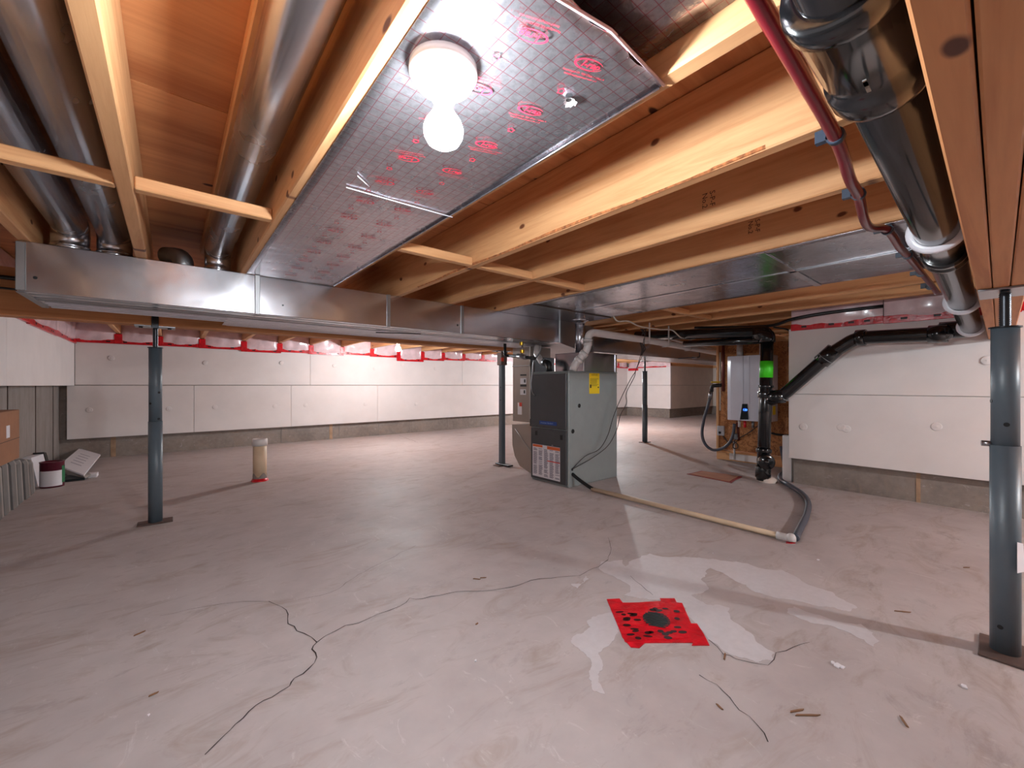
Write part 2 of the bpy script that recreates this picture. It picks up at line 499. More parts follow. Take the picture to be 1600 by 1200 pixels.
# ------------------------------------------------------------------ ceiling: subfloor sheets, joists, bridging
ceiling = struct(G().box((-1.4, V_FRONT - .3, ZS + 0.02), (U_END + .3, V_BACK + .3, ZS + 0.1)).obj('ceiling', 'plywood', loc=(0, 0, ZS)), 'plywood subfloor on wooden joists')
rows = []; v = 1.43
while v > V_FRONT: v -= 1.22
me = G().box((-1.218, -0.608, 0), (1.218, 0.608, 0.0185)).mesh('plywood_sheet'); me.materials.append(MATS['plywood'])
j = 0
while v < V_BACK:
    u = -1.2 + (0.61 if j % 2 else -0.4)
    while u < U_END + 1:
        place('plywood_sheet', me, (u, v + 0.61, ZS), ceiling); u += 2.44
    v += 1.22; j += 1
JW = 0.038
def joist(u_right, v0, v1, z0=ZJ, z1=ZS - 0.0005, cache={}):
    key = (round(v0, 3), round(v1, 3))
    L = v1 - v0
    if key not in cache:
        c = 0.004; h = z1 - z0; w = JW / 2
        prof = [(-w + c, 0), (w - c, 0), (w, c), (w, h - c), (w - c, h), (-w + c, h), (-w, h - c), (-w, c)]
        m_ = G().prism([(x, -L / 2, z) for x, z in prof], (0, L, 0)).mesh('joist'); m_.materials.append(MATS['wood_y']); cache[key] = m_
    return place('joist', cache[key], (u_right - JW / 2, (v0 + v1) / 2, z0), ceiling)
JR = [-0.41, -0.08, 0.297, 0.709, 1.10, 1.475, 1.885, 2.31, 2.73, 3.14, 3.52]
for u in JR: joist(u, V_FRONT, V_BACK + 0.1)
ur = 3.93
JFAR = []
while ur < U_END + 0.2:
    JFAR.append(ur); joist(ur, V_RET + 0.01, V_BACK + 0.1 if ur < U_FAR + .1 else V_JOG + .1); ur += 0.408
BV = 1.55
for a, b in zip(JR, JR[1:]):
    g = G().cbox((a + 0.001, BV, ZJ), (b - JW - 0.001, BV + 0.036, ZJ + 0.037), 0.003)
    g.obj('bridging_strip', 'wood_x', ceiling, loc=((a + b) / 2, BV, ZJ))
    g = G().cbox((a + 0.001, 4.5, ZJ), (b - JW - 0.001, 4.538, ZJ + 0.037), 0.003)
    g.obj('bridging_strip', 'wood_x', ceiling, loc=((a + b) / 2, 4.5, ZJ))
for a, b in zip(JFAR, JFAR[1:]):
    if a < 8:
        G().cbox((a + 0.001, BV, ZJ), (b - JW - 0.001, BV + 0.036, ZJ + 0.037), 0.003).obj('bridging_strip', 'wood_x', ceiling, loc=((a + b) / 2, BV, ZJ))
G().cbox((0.125, -1.0, ZS - 0.04), (0.225, 2.9, ZS - 0.0005)).obj('furring_board', 'wood_y', ceiling, loc=(0.17, 1, ZS - .04))
# bark left on the lower edge of one joist
g = G(); uc = 1.10 - JW; n = 90; lo_, hi_, un_ = [], [], []
for k in range(n + 1):
    v = .35 + 1.75 * k / n; w = max(0, noise.noise(Vector((v * 2.3, 4.1, 0))) + .35) * .016 + noise.noise(Vector((v * 40, 1, 0))) * .002
    w = max(.0004, w)
    lo_.append(Vector((uc - .0006, v, ZJ + .003))); hi_.append(Vector((uc - .0006 - w * .1, v, ZJ + .003 + w))); un_.append(Vector((uc + .004 + w * .4, v, ZJ - .0006)))
g.add(hi_ + lo_ + un_, [(i, i + 1, n + 2 + i, n + 1 + i) for i in range(n)] + [(n + 1 + i, n + 2 + i, 2 * n + 3 + i, 2 * n + 2 + i) for i in range(n)])
g.obj('bark_edge', 'bark', ceiling)
# grade stamps on two joists
for (px, py, u, txt) in [(1107, 312, 1.475 - JW, 'S-P-F\nNo.2'), (1178, 354, 1.885 - JW, 'S-P-F\nNo.2')]:
    p = onu(px, py, u); g = G()
    text_geo(g, txt, 0.026, p + Vector((-0.001, 0, 0)), (0, 0, -1), (0, -1, 0))
    g.obj('grade_stamp', 'seam_dark', ceiling)

# ------------------------------------------------------------------ foundation walls
def wall(name, lo, hi, label, mat='footing_concrete'):
    return struct(G().box(lo, hi).obj(name, mat, loc=((lo[0] + hi[0]) / 2, (lo[1] + hi[1]) / 2, 0)), label)
CB = V_BACK + 0.05
wall_back = wall('wall_back', (-1.1, CB, 0), (U_FAR + .3, CB + .2, ZS), 'long white foam insulated foundation wall behind the trunk duct')
wall_left = wall('wall_left', (-1.06, V_FRONT, 0), (-0.86, CB, ZS), 'side foundation wall with foam above bare streaked concrete', 'streaked_concrete')
wall_right = wall('wall_right', (U_RIGHT + .05, V_FRONT, 0), (U_RIGHT + .25, V_RET - .02, ZS), 'white foam insulated wall behind the diagonal black pipe')
wall_front = wall('wall_front', (-1.06, V_FRONT - .2, 0), (U_RIGHT + .25, V_FRONT, ZS), 'foundation wall closing the room')
wall_far = wall('wall_far', (U_FAR + .05, V_JOG + .05, 0), (U_FAR + .25, CB + .2, ZS), 'short bright foam wall behind the far post')
wall_jog = wall('wall_jog', (U_FAR + .25, V_JOG + .05, 0), (U_END + .2, V_JOG + .25, ZS), 'shaded foam wall past the far corner')
wall_end = wall('wall_end', (U_END, V_RET - .2, 0), (U_END + .2, V_JOG + .05, ZS), 'end foundation wall in the distance')
wall_return = wall('wall_return', (U_RIGHT + .25, V_RET - .22, 0), (U_END + .2, V_RET - .02, ZS), 'foundation wall behind the chipboard partition')

def foam(parent, lo, hi, mat='foam_white', name='foam_panel'):
    return G().cbox(lo, hi, 0.002).obj(name, mat, parent, loc=((lo[0] + hi[0]) / 2, (lo[1] + hi[1]) / 2, lo[2]))
g3 = 0.0014
def cuts(c):
    return list(zip(c, c[1:]))
lowcut = [-0.805, onv(303, 640, V_BACK).x, onv(455, 640, V_BACK).x, onv(590, 640, V_BACK).x]
while lowcut[-1] < U_FAR: lowcut.append(min(U_FAR, lowcut[-1] + 2.44))
topcut = [-0.75, onv(485, 580, V_BACK).x]
while topcut[-1] < U_FAR: topcut.append(min(U_FAR, topcut[-1] + 2.44))
for a, b in cuts(lowcut): foam(wall_back, (a + g3, V_BACK, 0.215), (b - g3, CB, 0.757))
for a, b in cuts(topcut): foam(wall_back, (a + g3, V_BACK + 0.003, 0.763), (b - g3, CB, ZW))
def washer(parent, c, axis):
    G().lathe(c, axis, [(-0.001, 0.026), (0.002, 0.026), (0.003, 0.022), (0.001, 0.008), (0.003, 0.004), (0.003, 0)], 14).obj('foam_washer', 'foam_white', parent)
for zx, zy, ox, oy in [(580,665,0,360),(465,935,0,360),(880,930,0,360),(1070,690,0,360),(1120,920,0,360),(200,690,380,360),(165,915,380,360),(325,910,380,360),(635,905,380,360),(685,720,380,360),(475,705,380,360),(830,700,380,360),(1000,720,380,360),(900,905,380,360)]:
    x, y = zpx(zx, zy, ox, oy, 3.333); washer(wall_back, onv(x, y, V_BACK), (0, -1, 0))
# footing form marks
for px in (440, 530, 592, 640, 700):
    p = onv(px, 680, CB); G().box((p.x - .004, CB - .004, 0), (p.x + .004, CB + .001, 0.212)).obj('form_seam', 'streaked_concrete', wall_back)
for px in (177, 517):
    p = onv(px, 690, CB); G().box((p.x - .02, CB - .003, 0), (p.x + .02, CB + .001, 0.212)).obj('rust_stain', 'orange_stain', wall_back)
p = onu(1435, 770, U_RIGHT + .05)
G().box((U_RIGHT + .047, p.y - .01, 0), (U_RIGHT + .051, p.y + .01, 0.22)).obj('rust_stain', 'orange_stain', wall_right)
# left wall: foam only in the upper half
for a, b in cuts([V_FRONT + .01, -1.1, 1.34, 3.78, V_BACK - 0.002]):
    foam(wall_left, (-0.86, a + g3, 0.757), (U_LEFT, b - g3, ZW))
for v in (2.9, 4.35, 5.1, 5.75):
    G().box((-0.861, v - .004, 0), (-0.856, v + .004, .755)).obj('form_seam', 'seam_dark', wall_left)
# right wall
zs = onu(1400, 618, U_RIGHT).z; zb = onu(1400, 735, U_RIGHT).z
print('right wall seam', zs, 'bottom', zb)
for a, b in cuts([V_FRONT + .01, -1.39, V_RET]):
    foam(wall_right, (U_RIGHT, a + g3, zb), (U_RIGHT + .05, b - g3, zs - .0012))
for a, b in cuts([V_FRONT + .01, -1.39, V_RET]):
    foam(wall_right, (U_RIGHT + .002, a + g3, zs + .0012), (U_RIGHT + .05, b - g3, ZW - .02))
for zx, zy in [(1520,370),(545,845),(245,830),(1170,830),(510,835)]:
    x, y = zpx(zx, zy, 1200, 480, 4.444); washer(wall_right, onu(x, y, U_RIGHT), (-1, 0, 0))
foam(wall_right, (U_RIGHT + .08, V_RET + .002, 0.0), (U_RIGHT + .13, V_RET + .065, 0.36), name='foam_offcut')
# far walls
for z0, z1 in ((0.215, 0.757), (0.763, ZW)):
    foam(wall_far, (U_FAR, V_JOG, z0), (U_FAR + .05, V_BACK + .045, z1))
    for a, b in cuts([U_FAR + .052, 9.9, U_END - .002]): foam(wall_jog, (a, V_JOG, z0), (b - .003, V_JOG + .05, z1), 'foam_old')
    for a, b in cuts([V_RET, 2.6, V_JOG - .002]): foam(wall_end, (U_END - .05, a, z0), (U_END, b - .003, z1), 'foam_old')

# rim bays: poly covered batts, red tape
def batt(parent, lo, hi, axis, amp=0.03, seed=0):
    """bulging poly-faced batt; axis 1: faces -Y, axis 0: faces +/-X (sign in amp)"""
    g = G(); nx, nz = 14, 8; vs_, fs = [], []
    for i in range(nx + 1):
        for k in range(nz + 1):
            a, b = i / nx, k / nz
            bul = (math.sin(math.pi * a) * math.sin(math.pi * min(1, b * 1.2))) ** 0.5 if 0 < a < 1 and 0 < b * 1.2 < 1 else 0
            w = noise.noise(Vector((a * 5 + seed * 3.1, b * 4, seed))) * 0.5
            off = amp * bul * (0.8 + w)
            if axis == 1: vs_.append((lo[0] + (hi[0] - lo[0]) * a, lo[1] - off, lo[2] + (hi[2] - lo[2]) * b))
            else: vs_.append((lo[0] + off, lo[1] + (hi[1] - lo[1]) * a, lo[2] + (hi[2] - lo[2]) * b))
    for i in range(nx):
        for k in range(nz):
            fs.append((i * (nz + 1) + k, (i + 1) * (nz + 1) + k, (i + 1) * (nz + 1) + k + 1, i * (nz + 1) + k + 1))
    g.add(vs_, fs, True); return g.obj('insulation_batt', 'poly_batt', parent)
ALLJ = [-0.82] + JR + JFAR
def tape_piece(parent, lo, hi, marks=0, axis=0):
    t = G().cbox(lo, hi, 0.0015).obj('tape_strip', 'tape_red', parent, loc=((lo[0] + hi[0]) / 2, (lo[1] + hi[1]) / 2, (lo[2] + hi[2]) / 2))
    for k in range(marks):
        f = (k + 0.5) / marks + random.uniform(-.1, .1); zc = (lo[2] + hi[2]) / 2
        g = G()
        if axis == 0:
            x = lo[0] + (hi[0] - lo[0]) * f; g.box((x - .016, lo[1] - .001, zc - .007), (x + .016, lo[1] + .001, zc + .007))
        else:
            y = lo[1] + (hi[1] - lo[1]) * f; xx = lo[0] if axis == 1 else hi[0]
            g.box((xx - .001, y - .016, zc - .007), (xx + .001, y + .016, zc + .007))
        g.obj('tape_mark', 'tape_print', t)
drop = 0.0
for i, (a, b) in enumerate(zip(ALLJ, ALLJ[1:])):
    if a > U_FAR: break
    b_ = min(b, U_FAR)
    dz = random.uniform(-0.012, 0.012)
    if abs((a + b) / 2 - onv(627, 560, V_BACK).x) < 0.22: dz = -0.05
    if 3.3 > a > 2.6 and dz > -.04: dz = -0.02
    z0 = ZW - 0.022 + dz
    batt(wall_back, (a + .002, V_BACK - 0.012, z0 + .01), (b_ - JW - .002, V_BACK, ZS - .01), 1, 0.04, i)
    tape_piece(wall_back, (a - JW - .01, V_BACK - 0.02, z0), (b_ - .005, V_BACK - 0.006, z0 + .042), 2)
    if i: tape_piece(wall_back, (a - JW - .012, V_BACK - 0.024, z0 + .006), (a + .012, V_BACK - 0.004, ZJ - .008))
for i, (a, b) in enumerate(cuts([3.2, 4.2, 5.1, V_BACK - .03])):
    batt(wall_left, (U_LEFT + .012, a, ZW - .02), (U_LEFT, b, ZS - .01), 0, 0.025, 40 + i)
    z0 = ZW - .03 + random.uniform(-.01, .01)
    tape_piece(wall_left, (U_LEFT + .002, a, z0), (U_LEFT + .018, b, z0 + .045), 4, 2)
for i, (a, b) in enumerate(cuts([-3.4, -2.2, -1.0, -0.08, 0.5, V_RET - .02])):
    batt(wall_right, (U_RIGHT - .006, a + .002, ZW - .03), (U_RIGHT, b - .002, ZS - .01), 0, -0.03, 60 + i)
    z0 = ZW - .035 + random.uniform(-.006, .006)
    tape_piece(wall_right, (U_RIGHT - .016, a, z0), (U_RIGHT - .002, b, z0 + .05), 4, 1)
batt(wall_far, (U_FAR - .006, V_JOG, ZW - .03), (U_FAR, V_BACK - .05, ZS - .01), 0, -0.03, 80)
tape_piece(wall_far, (U_FAR - .014, V_JOG + .1, ZW - .03), (U_FAR - .002, V_BACK - .3, ZW + .015), 3, 1)
tape_piece(wall_far, (U_FAR - .016, V_BACK - .31, ZW - .09), (U_FAR - .002, V_BACK - .03, ZW - .03))
foam(wall_jog, (U_FAR + .06, V_JOG + .01, ZW), (U_END, V_JOG + .05, ZS - .01), 'wood_x', 'rim_board')
foam(wall_end, (U_END - .03, V_RET, ZW), (U_END, V_JOG, ZS - .01), 'wood_y', 'rim_board')
foam(wall_return, (U_RIGHT + .25, V_RET - .02, 0.215), (U_END - .06, V_RET, ZW), 'foam_old')

# ------------------------------------------------------------------ chipboard partition carrying the water heater
wp = struct(G().box((4.36, V_RET + .085, 0.10), (4.375, 1.88, 1.17)).obj('wall_partition', 'osb', loc=(4.36, 1.5, 0)), 'chipboard partition behind the water heater')
G().cbox((4.33, V_RET + .085, 0.0), (4.42, 1.88, 0.09), .003).obj('sole_plate', 'wood_y', wp, loc=(4.37, 1.5, 0))
G().cbox((4.345, 1.865, 0.09), (4.43, 1.89, ZJ), .003).obj('stud', 'wood_z', wp, loc=(4.39, 1.88, 0))
for v in (1.18, 1.5): G().cbox((4.376, v, 0.09), (4.44, v + .038, ZJ), .003).obj('stud', 'wood_z', wp, loc=(4.4, v, 0))
G().cbox((4.345, V_RET + .085, 1.172), (4.38, 1.864, 1.21), .003).obj('ledger', 'wood_y', wp, loc=(4.36, 1.5, 1.2))
G().cbox((4.345, V_RET + .085, 1.24), (4.38, 1.864, 1.275), .003).obj('ledger', 'wood_y', wp, loc=(4.36, 1.5, 1.26))
G().cbox((4.321, 1.45, 0.012), (4.329, 1.75, 0.075), .002).obj('white_splash', 'foam_white', wp, loc=(4.32, 1.6, 0))

# ------------------------------------------------------------------ beams
def beam(label, u0, u1, vc, z0, z1, plyw, n):
    t = thing('beam', label, 'beam', ((u0 + u1) / 2, vc, z0))
    for k in range(n):
        v0 = vc - n * plyw / 2 + k * plyw
        G().cbox((u0, v0 + .0009, z0 + random.uniform(0, .002)), (u1, v0 + plyw - .0009, z1), .0025).obj('ply_board', 'beam_wood', t)
    return t
BEAM_Z = 1.085
beam_l = beam('built-up wooden beam running behind the silver trunk duct', -0.855, U_FAR - .03, 3.0, BEAM_Z, ZJ - .001, 0.038, 3)
RB_Z = 1.027
beam_r = beam('laminated wooden beam beside the black drain pipe', -0.855, U_RIGHT - .002, -0.003, RB_Z, ZJ - .001, 0.031, 3)

# ------------------------------------------------------------------ steel posts
def post(label, u, v, ztop, zrod, r=0.031, zsplit=0.58, holes=(), square=False, plate_w=0.09):
    t = thing('steel_post', label, 'post', (u, v, 0), 'adjustable steel posts')
    G().cbox((u - .075, v - plate_w / 2, 0), (u + .075, v + plate_w / 2, 0.007), .002).obj('base_plate', 'rust_steel', t)
    if square:
        G().cbox((u - r, v - r, .007), (u + r, v + r, ztop), .006).obj('tube', 'post_paint', t)
    else:
        G().tube([(u, v, .007), (u, v, zsplit)], r, 28).obj('outer_tube', 'post_paint', t)
        G().tube([(u, v, zsplit), (u, v, ztop)], r * 0.93, 28).obj('inner_tube', 'post_paint', t)
        G().disc((u, v, ztop), (0, 0, 1), r * 1.08, .004, 24).obj('tube_cap', 'steel_dark', t)
    rp = [(0, .011)]
    z = 0; prof = []
    while z < zrod - ztop - .004:
        prof += [(z, .0105), (z + .003, .0125)]; z += .006
    G().lathe((u, v, ztop + .002), (0, 0, 1), prof + [(zrod - ztop - .004, .0105)], 16).obj('screw_rod', 'steel_dark', t)
    G().cbox((u - .085, v - .05, zrod - .006), (u + .085, v + .05, zrod), .001).obj('top_plate', 'steel', t)
    for sx in (-.06, .06):
        G().disc((u + sx, v, zrod - .012), (0, 0, 1), .009, .006, 10).obj('bolt', 'steel_dark', t)
    for a, z in holes:
        d = Vector((math.cos(a), math.sin(a), 0)); rr = r if z < zsplit else r * .93
        G().tube([Vector((u, v, z)) + d * (rr - .004), Vector((u, v, z)) + d * (rr + .0006)], .006, 12).obj('pin_hole', 'furnace_black', t)
    return t
tocam = lambda u, v: math.atan2(-v, -u)
pl = onz(243, 815, 0); pu, pv = pl.x, 3.0
a = tocam(pu, pv)
post_l = post('grey steel post with plate top nearest the cardboard box', pu, pv, 0.966, BEAM_Z, .031, .56, [(a + .55, .72), (a - .8, .66), (a + .5, .575)])
G().cbox((pu - .015, pv - .063, 1.07), (pu + .015, pv - .058, 1.16), .001).obj('strap_tab', 'steel_dark', post_l)
post_c = post('square grey steel post with gas valves beside the furnace', 2.41, 3.03, 0.96, BEAM_Z, .0245, .5, [], True)
for z in (.74, .62): G().disc((2.41 - .0235, 3.03 - .008, z), (-1, 0, 0), .006, .002, 10).obj('pin_hole', 'furnace_black', post_c)
G().cbox((2.375, 2.995, .95), (2.445, 3.065, 1.07), .004).obj('screw_housing', 'rust_steel', post_c)
G().cbox((2.37, 2.99, .985), (2.4, 3.0, 1.02), .001).obj('tag', 'label_red', post_c)
G().cbox((2.38, 2.9, .008), (2.44, 3.1, .02), .002).obj('foot_channel', 'steel_dark', post_c)
pf = onz(1006, 691, 0)
a = tocam(pf.x, 3.03)
post_f = post('slim grey steel post in front of the far bright foam wall', pf.x, 3.03, 0.945, BEAM_Z, .034, .50, [(a, .6)])
pr_ = onz(1582, 1024, 0)
a = tocam(pr_.x, pr_.y)
post_r = post('grey steel post under the laminated beam with paper tag', pr_.x, -0.01, 0.922, RB_Z, .0295, .59, [(a + .1, .65), (a - 1.2, .715), (a - .3, .08)], plate_w=0.1)
d = Vector((math.cos(a - 1.4), math.sin(a - 1.4), 0)); c = Vector((pr_.x, -.01, .592))
G().tube([c + d * .02, c + d * .045], .008, 12).obj('adjusting_pin', 'steel', post_r)
d2 = Vector((math.cos(a + 1.3), math.sin(a + 1.3), 0)); pz = Vector((pr_.x, -.01, .27)); tt = Vector((-d2.y, d2.x, 0))
G().prism([pz + d2 * .0302 + tt * .022 + Vector((0, 0, -.03)), pz + d2 * .0302 - tt * .03 + Vector((0, 0, -.025)), pz + d2 * .0302 - tt * .03 + Vector((0, 0, .06)), pz + d2 * .0302 + tt * .008 + Vector((0, 0, .05))], d2 * .0008).obj('paper_tag', 'paper_white', post_r)

# ------------------------------------------------------------------ trunk duct
VD0, VD1, ZD0, ZD1 = 2.37, 2.79, 1.115, 1.3085
UD0, UD1 = -0.445, 2.51
duct = thing('trunk_duct', 'long rectangular galvanised trunk duct hanging below the joists', 'duct', (1.0, 2.58, ZD0))
segs = [UD0, onv(402, 480, VD0).x, onv(607, 480, VD0).x, onv(722, 500, VD0).x, UD1]
for k, (a, b) in enumerate(zip(segs, segs[1:])):
    v1 = VD1 if k == 0 else 2.925
    G().cbox((a, VD0, ZD0), (b, v1, ZD1), .003).obj('duct_section', 'galvanised', duct)
for a in segs[1:]:
    c = G().cbox((a - .011, VD0 - .007, ZD0 - .002), (a + .011, VD0 + .002, ZD1 - .001), .002)
    c.obj('drive_cleat', 'galvanised_dull', duct)
G().cbox((UD0 - .004, VD0 - .004, ZD0 + .004), (UD0 + .022, VD0 + .003, ZD1 - .006), .002).obj('end_flange', 'galvanised_dull', duct)
G().cbox((UD0 - .005, VD0 + .004, ZD0 - .004), (UD0 + .018, VD1 - .01, ZD0 + .001), .002).obj('end_flange', 'galvanised_dull', duct)
for px, py, r in [(55, 434, .006), (442, 477, .004), (715, 508, .006)]:
    p = onv(px, py, VD0); G().disc(p + Vector((0, .001, 0)), (0, -1, 0), r, .0016, 14).obj('screw_hole', 'furnace_black', duct)
for v in (2.42, 2.5, 2.56): G().box((UD0 + .02, v, ZD0 - .003), (UD1, v + .006, ZD0 + .001)).obj('underside_rib', 'galvanised_dull', duct)
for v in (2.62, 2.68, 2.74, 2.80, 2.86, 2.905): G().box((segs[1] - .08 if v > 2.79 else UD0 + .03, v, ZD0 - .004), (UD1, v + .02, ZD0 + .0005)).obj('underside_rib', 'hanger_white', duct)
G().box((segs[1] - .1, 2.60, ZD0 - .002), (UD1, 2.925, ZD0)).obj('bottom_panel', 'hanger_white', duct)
p = onv(590, 517, 2.7); G().tube([(1.3, 2.52, ZD0 - .006), (1.02, 2.6, ZD0 - .012)], .003, 8).obj('hanger_rod', 'gas_black', duct)
# transition towards the plenum
f0, f1 = (UD1, VD0), (2.74, VD0)
G().hexa([(UD1, VD0, ZD0), (2.95, VD0, 1.03), (2.95, 2.92, 1.03), (UD1, 2.92, ZD0), (UD1, VD0, ZD1), (2.95, VD0, ZD1 - .02), (2.95, 2.92, ZD1 - .02), (UD1, 2.92, ZD1)]).obj('transition', 'galvanised_dull', duct)
G().cbox((2.951, 2.42, 1.07), (8.2, 2.86, 1.27), .003).obj('duct_section', 'galvanised', duct)

# ------------------------------------------------------------------ round branch ducts
def branch(label, u, zc, r, v0, v1, seams=()):
    t = thing('round_duct', label, 'duct', (u, v1, ZJ), 'round branch ducts')
    G().tube([(u, v0, zc), (u, v1 - .07, zc)], r, 28).obj('pipe', 'galvanised_pipe', t)
    el = fillet([(u, v1 - .075, zc), (u, v1, zc), (u, v1, ZJ + .02)], .075, 8)
    g = G(); rad = [r * (1.03 if i % 2 else 1.0) for i in range(len(el))]
    g.tube(el, r, 28, True, rad); g.obj('elbow', 'galvanised_pipe', t)
    G().lathe((u, v1, ZD1 + .0005), (0, 0, 1), [(0, r * 1.12), (.004, r * 1.12), (.006, r * 1.03), (.02, r * 1.03), (.023, r * 1.08), (.028, r * 1.08), (.031, r * 1.02), (.04, r * 1.0)], 28).obj('collar', 'galvanised_pipe', t)
    for s_ in seams:
        G().tube([(u, s_, zc), (u, s_ + .004, zc)], r * 1.012, 28).obj('joint_ring', 'galvanised_dull', t)
    return t
branch('round silver branch duct with a joint wire beside the foil panel', 0.178, 1.428, .053, -1.2, 2.50, (.62, 1.75))
branch('round silver branch duct running against the side of a joist', -0.190, 1.425, .057, -1.2, 2.50, (.9,))
branch('outer round silver branch duct near the side wall', -0.322, 1.425, .057, -1.2, 2.49, (1.1,))
t = thing('capped_takeoff', 'small dark round takeoff stub on top of the trunk duct', 'duct', (0.045, 2.55, ZD1))
G().tube(fillet([(.045, 2.55, ZD1 + .0005), (.045, 2.55, ZD1 + .075), (-.02, 2.62, ZD1 + .085)], .05), .042, 22).obj('stub', 'galvanised_dull', t)
G().lathe((.045, 2.55, ZD1 + .0005), (0, 0, 1), [(0, .05), (.004, .05), (.006, .0425)], 22).obj('collar', 'galvanised_dull', t)

# ------------------------------------------------------------------ foil panels
def foil_sheet(g, u0, u1, v0, v1, z, jagv0=0.0, sag=0.004, nu=16, nv=60, seed=0):
    vs_, fs = [], []
    for i in range(nu + 1):
        for k in range(nv + 1):
            a, b = i / nu, k / nv
            v = v0 + (v1 - v0) * b
            if jagv0: v = v0 + jagv0 * noise.noise(Vector((a * 7, seed, 3))) * (1 - b) ** 8 + (v1 - v0) * b
            w = noise.noise(Vector((a * 3 + seed, v * 6, 1.7))) * sag * math.sin(math.pi * a) ** 0.5
            vs_.append((u0 + (u1 - u0) * a, v, z - abs(w)))
    n = len(vs_); h = Vector((0, 0, .0018))
    for i in range(nu):
        for k in range(nv):
            q = (i * (nv + 1) + k, (i + 1) * (nv + 1) + k, (i + 1) * (nv + 1) + k + 1, i * (nv + 1) + k + 1)
            fs.append(q); fs.append(tuple(x + n for x in q[::-1]))
    ed = [i * (nv + 1) for i in range(nu + 1)] + [nu * (nv + 1) + k for k in range(1, nv + 1)] + [i * (nv + 1) + nv for i in range(nu - 1, -1, -1)] + [k for k in range(nv - 1, 0, -1)]
    for a, b in zip(ed, ed[1:] + ed[:1]): fs.append((a, b, b + n, a + n))
    g.add(vs_ + [Vector(p) + h for p in vs_], fs, True); return g
FZ = ZJ - .003
fp = thing('foil_panel', 'red printed foil insulation panel holding the bare bulb', 'insulation', (.49, .39, FZ), 'foil panels under the joists')
foil_sheet(G(), .282, .688, .39, 2.365, FZ, .02, .003).obj('foil_sheet', 'foil_printed', fp)
G().tube([(.282, .388, FZ - .001), (.40, .402, FZ - .002), (.52, .384, FZ), (.688, .392, FZ - .001)], .003, 8).obj('torn_edge', 'poly_batt', fp)
G().tube([(.6875, .4, FZ - .001), (.6885, 1.0, FZ - .0015), (.687, 1.7, FZ - .001), (.688, 2.36, FZ - .001)], .0022, 6).obj('edge_fold', 'foil_plain', fp)
def logo(u, v, flip, big=False):
    th = math.radians(-20 + (180 if flip else 0))
    xd = Vector((math.cos(th), math.sin(th), 0)); yd = Vector((math.sin(th), -math.cos(th), 0))
    o = Vector((u, v, FZ - .0052)); g = G()
    n = 26; a0 = 0.35
    out, inn = [], []
    for k in range(n + 1):
        a = a0 + (2 * math.pi - 0.55) * k / n
        w = .0035 * math.sin(math.pi * k / n) + .0006
        out.append(o + xd * math.cos(a) * .027 + yd * math.sin(a) * .0125)
        inn.append(o + xd * math.cos(a) * (.027 - w) + yd * math.sin(a) * (.0125 - w * .8))
    g.add(out + inn, [(i, i + 1, n + 2 + i, n + 1 + i) for i in range(n)])
    text_geo(g, 'I-rap', .0185, o + xd * .004, xd, yd, 0.25, 0.0004)
    text_geo(g, 'Tested per UL 723 Class 1 Class A', .0058, o - yd * .021 + xd * .002, xd, yd, 0.2, 0)
    text_geo(g, 'Install with printed side out', .0058, o - yd * .0285, xd, yd, 0.2, 0)
    g.obj('printed_logo', 'print_red', fp)
def house(u, v, flip):
    th = math.radians(-20 + (180 if flip else 0)); xd = Vector((math.cos(th), math.sin(th), 0)); yd = Vector((math.sin(th), -math.cos(th), 0))
    o = Vector((u, v, FZ - .0052)); g = G()
    pts = [(-.006, -.005), (.006, -.005), (.006, .003), (.009, .003), (0, .01), (-.009, .003), (-.006, .003)]
    P1 = [o + xd * x + yd * y for x, y in pts]; P2 = [o + xd * x * .68 + yd * (y * .68 + .0005) for x, y in pts]
    m_ = len(pts); g.add(P1 + P2, [(i, (i + 1) % m_, m_ + (i + 1) % m_, m_ + i) for i in range(m_)])
    g.obj('printed_symbol', 'print_red', fp)
for k in range(13):
    logo(.430 + .0016 * k, .465 + .1475 * k, True)
    logo(.542 + .0018 * k, .446 + .1475 * k, False)
    if k < 12:
        house(.412 + .002 * k, .535 + .1475 * k, True); house(.552 + .002 * k, .372 + .0 + .1475 * (k + 1), False)
p1, p2 = onz(541, 290, FZ), onz(707, 337, FZ)
G().tube([p1 - Vector((0, 0, .005)), (p1 + p2) / 2 - Vector((0, 0, .0055)), p2 - Vector((0, 0, .005))], .0016, 6).obj('crease', 'hanger_white', fp)
p1, p2 = onz(559, 272, FZ), onz(577, 289, FZ)
G().tube([p1 - Vector((0, 0, .005)), p2 - Vector((0, 0, .005))], .0014, 6).obj('crease', 'hanger_white', fp)
# torn hole with a paper curl
hp = onz(889, 152, FZ)
g = G()
for k in range(9):
    a = k / 9 * 2 * math.pi; r0, r1 = .006, .012 + random.uniform(-.002, .004)
    c = hp - Vector((0, 0, .005))
    g.add([c + Vector((math.cos(a) * r0, math.sin(a) * r0, 0)), c + Vector((math.cos(a + .75) * r0, math.sin(a + .75) * r0, 0)), c + Vector((math.cos(a + .6) * r1, math.sin(a + .6) * r1, -.006)), c + Vector((math.cos(a) * r1, math.sin(a) * r1, -.004))], [(0, 1, 2, 3)])
tear = g.obj('torn_hole', 'paper_white', fp)
G().disc(hp - Vector((0, 0, .0045)), (0, 0, -1), .007, .0006, 12).obj('hole', 'ink_black', tear)
f2 = thing('foil_panel', 'second printed foil sheet tucked up behind the torn panel edge', 'insulation', (.49, .2, ZJ + .045), 'foil panels under the joists')
foil_sheet(G(), .299, .669, -.04, .55, ZJ + .045, 0, .002, 10, 20, 5).obj('foil_sheet', 'foil_printed', f2)
f3 = thing('foil_panel', 'wide plain foil panel closing two joist bays near the furnace', 'insulation', (2.3, 1.2, FZ), 'foil panels under the joists')
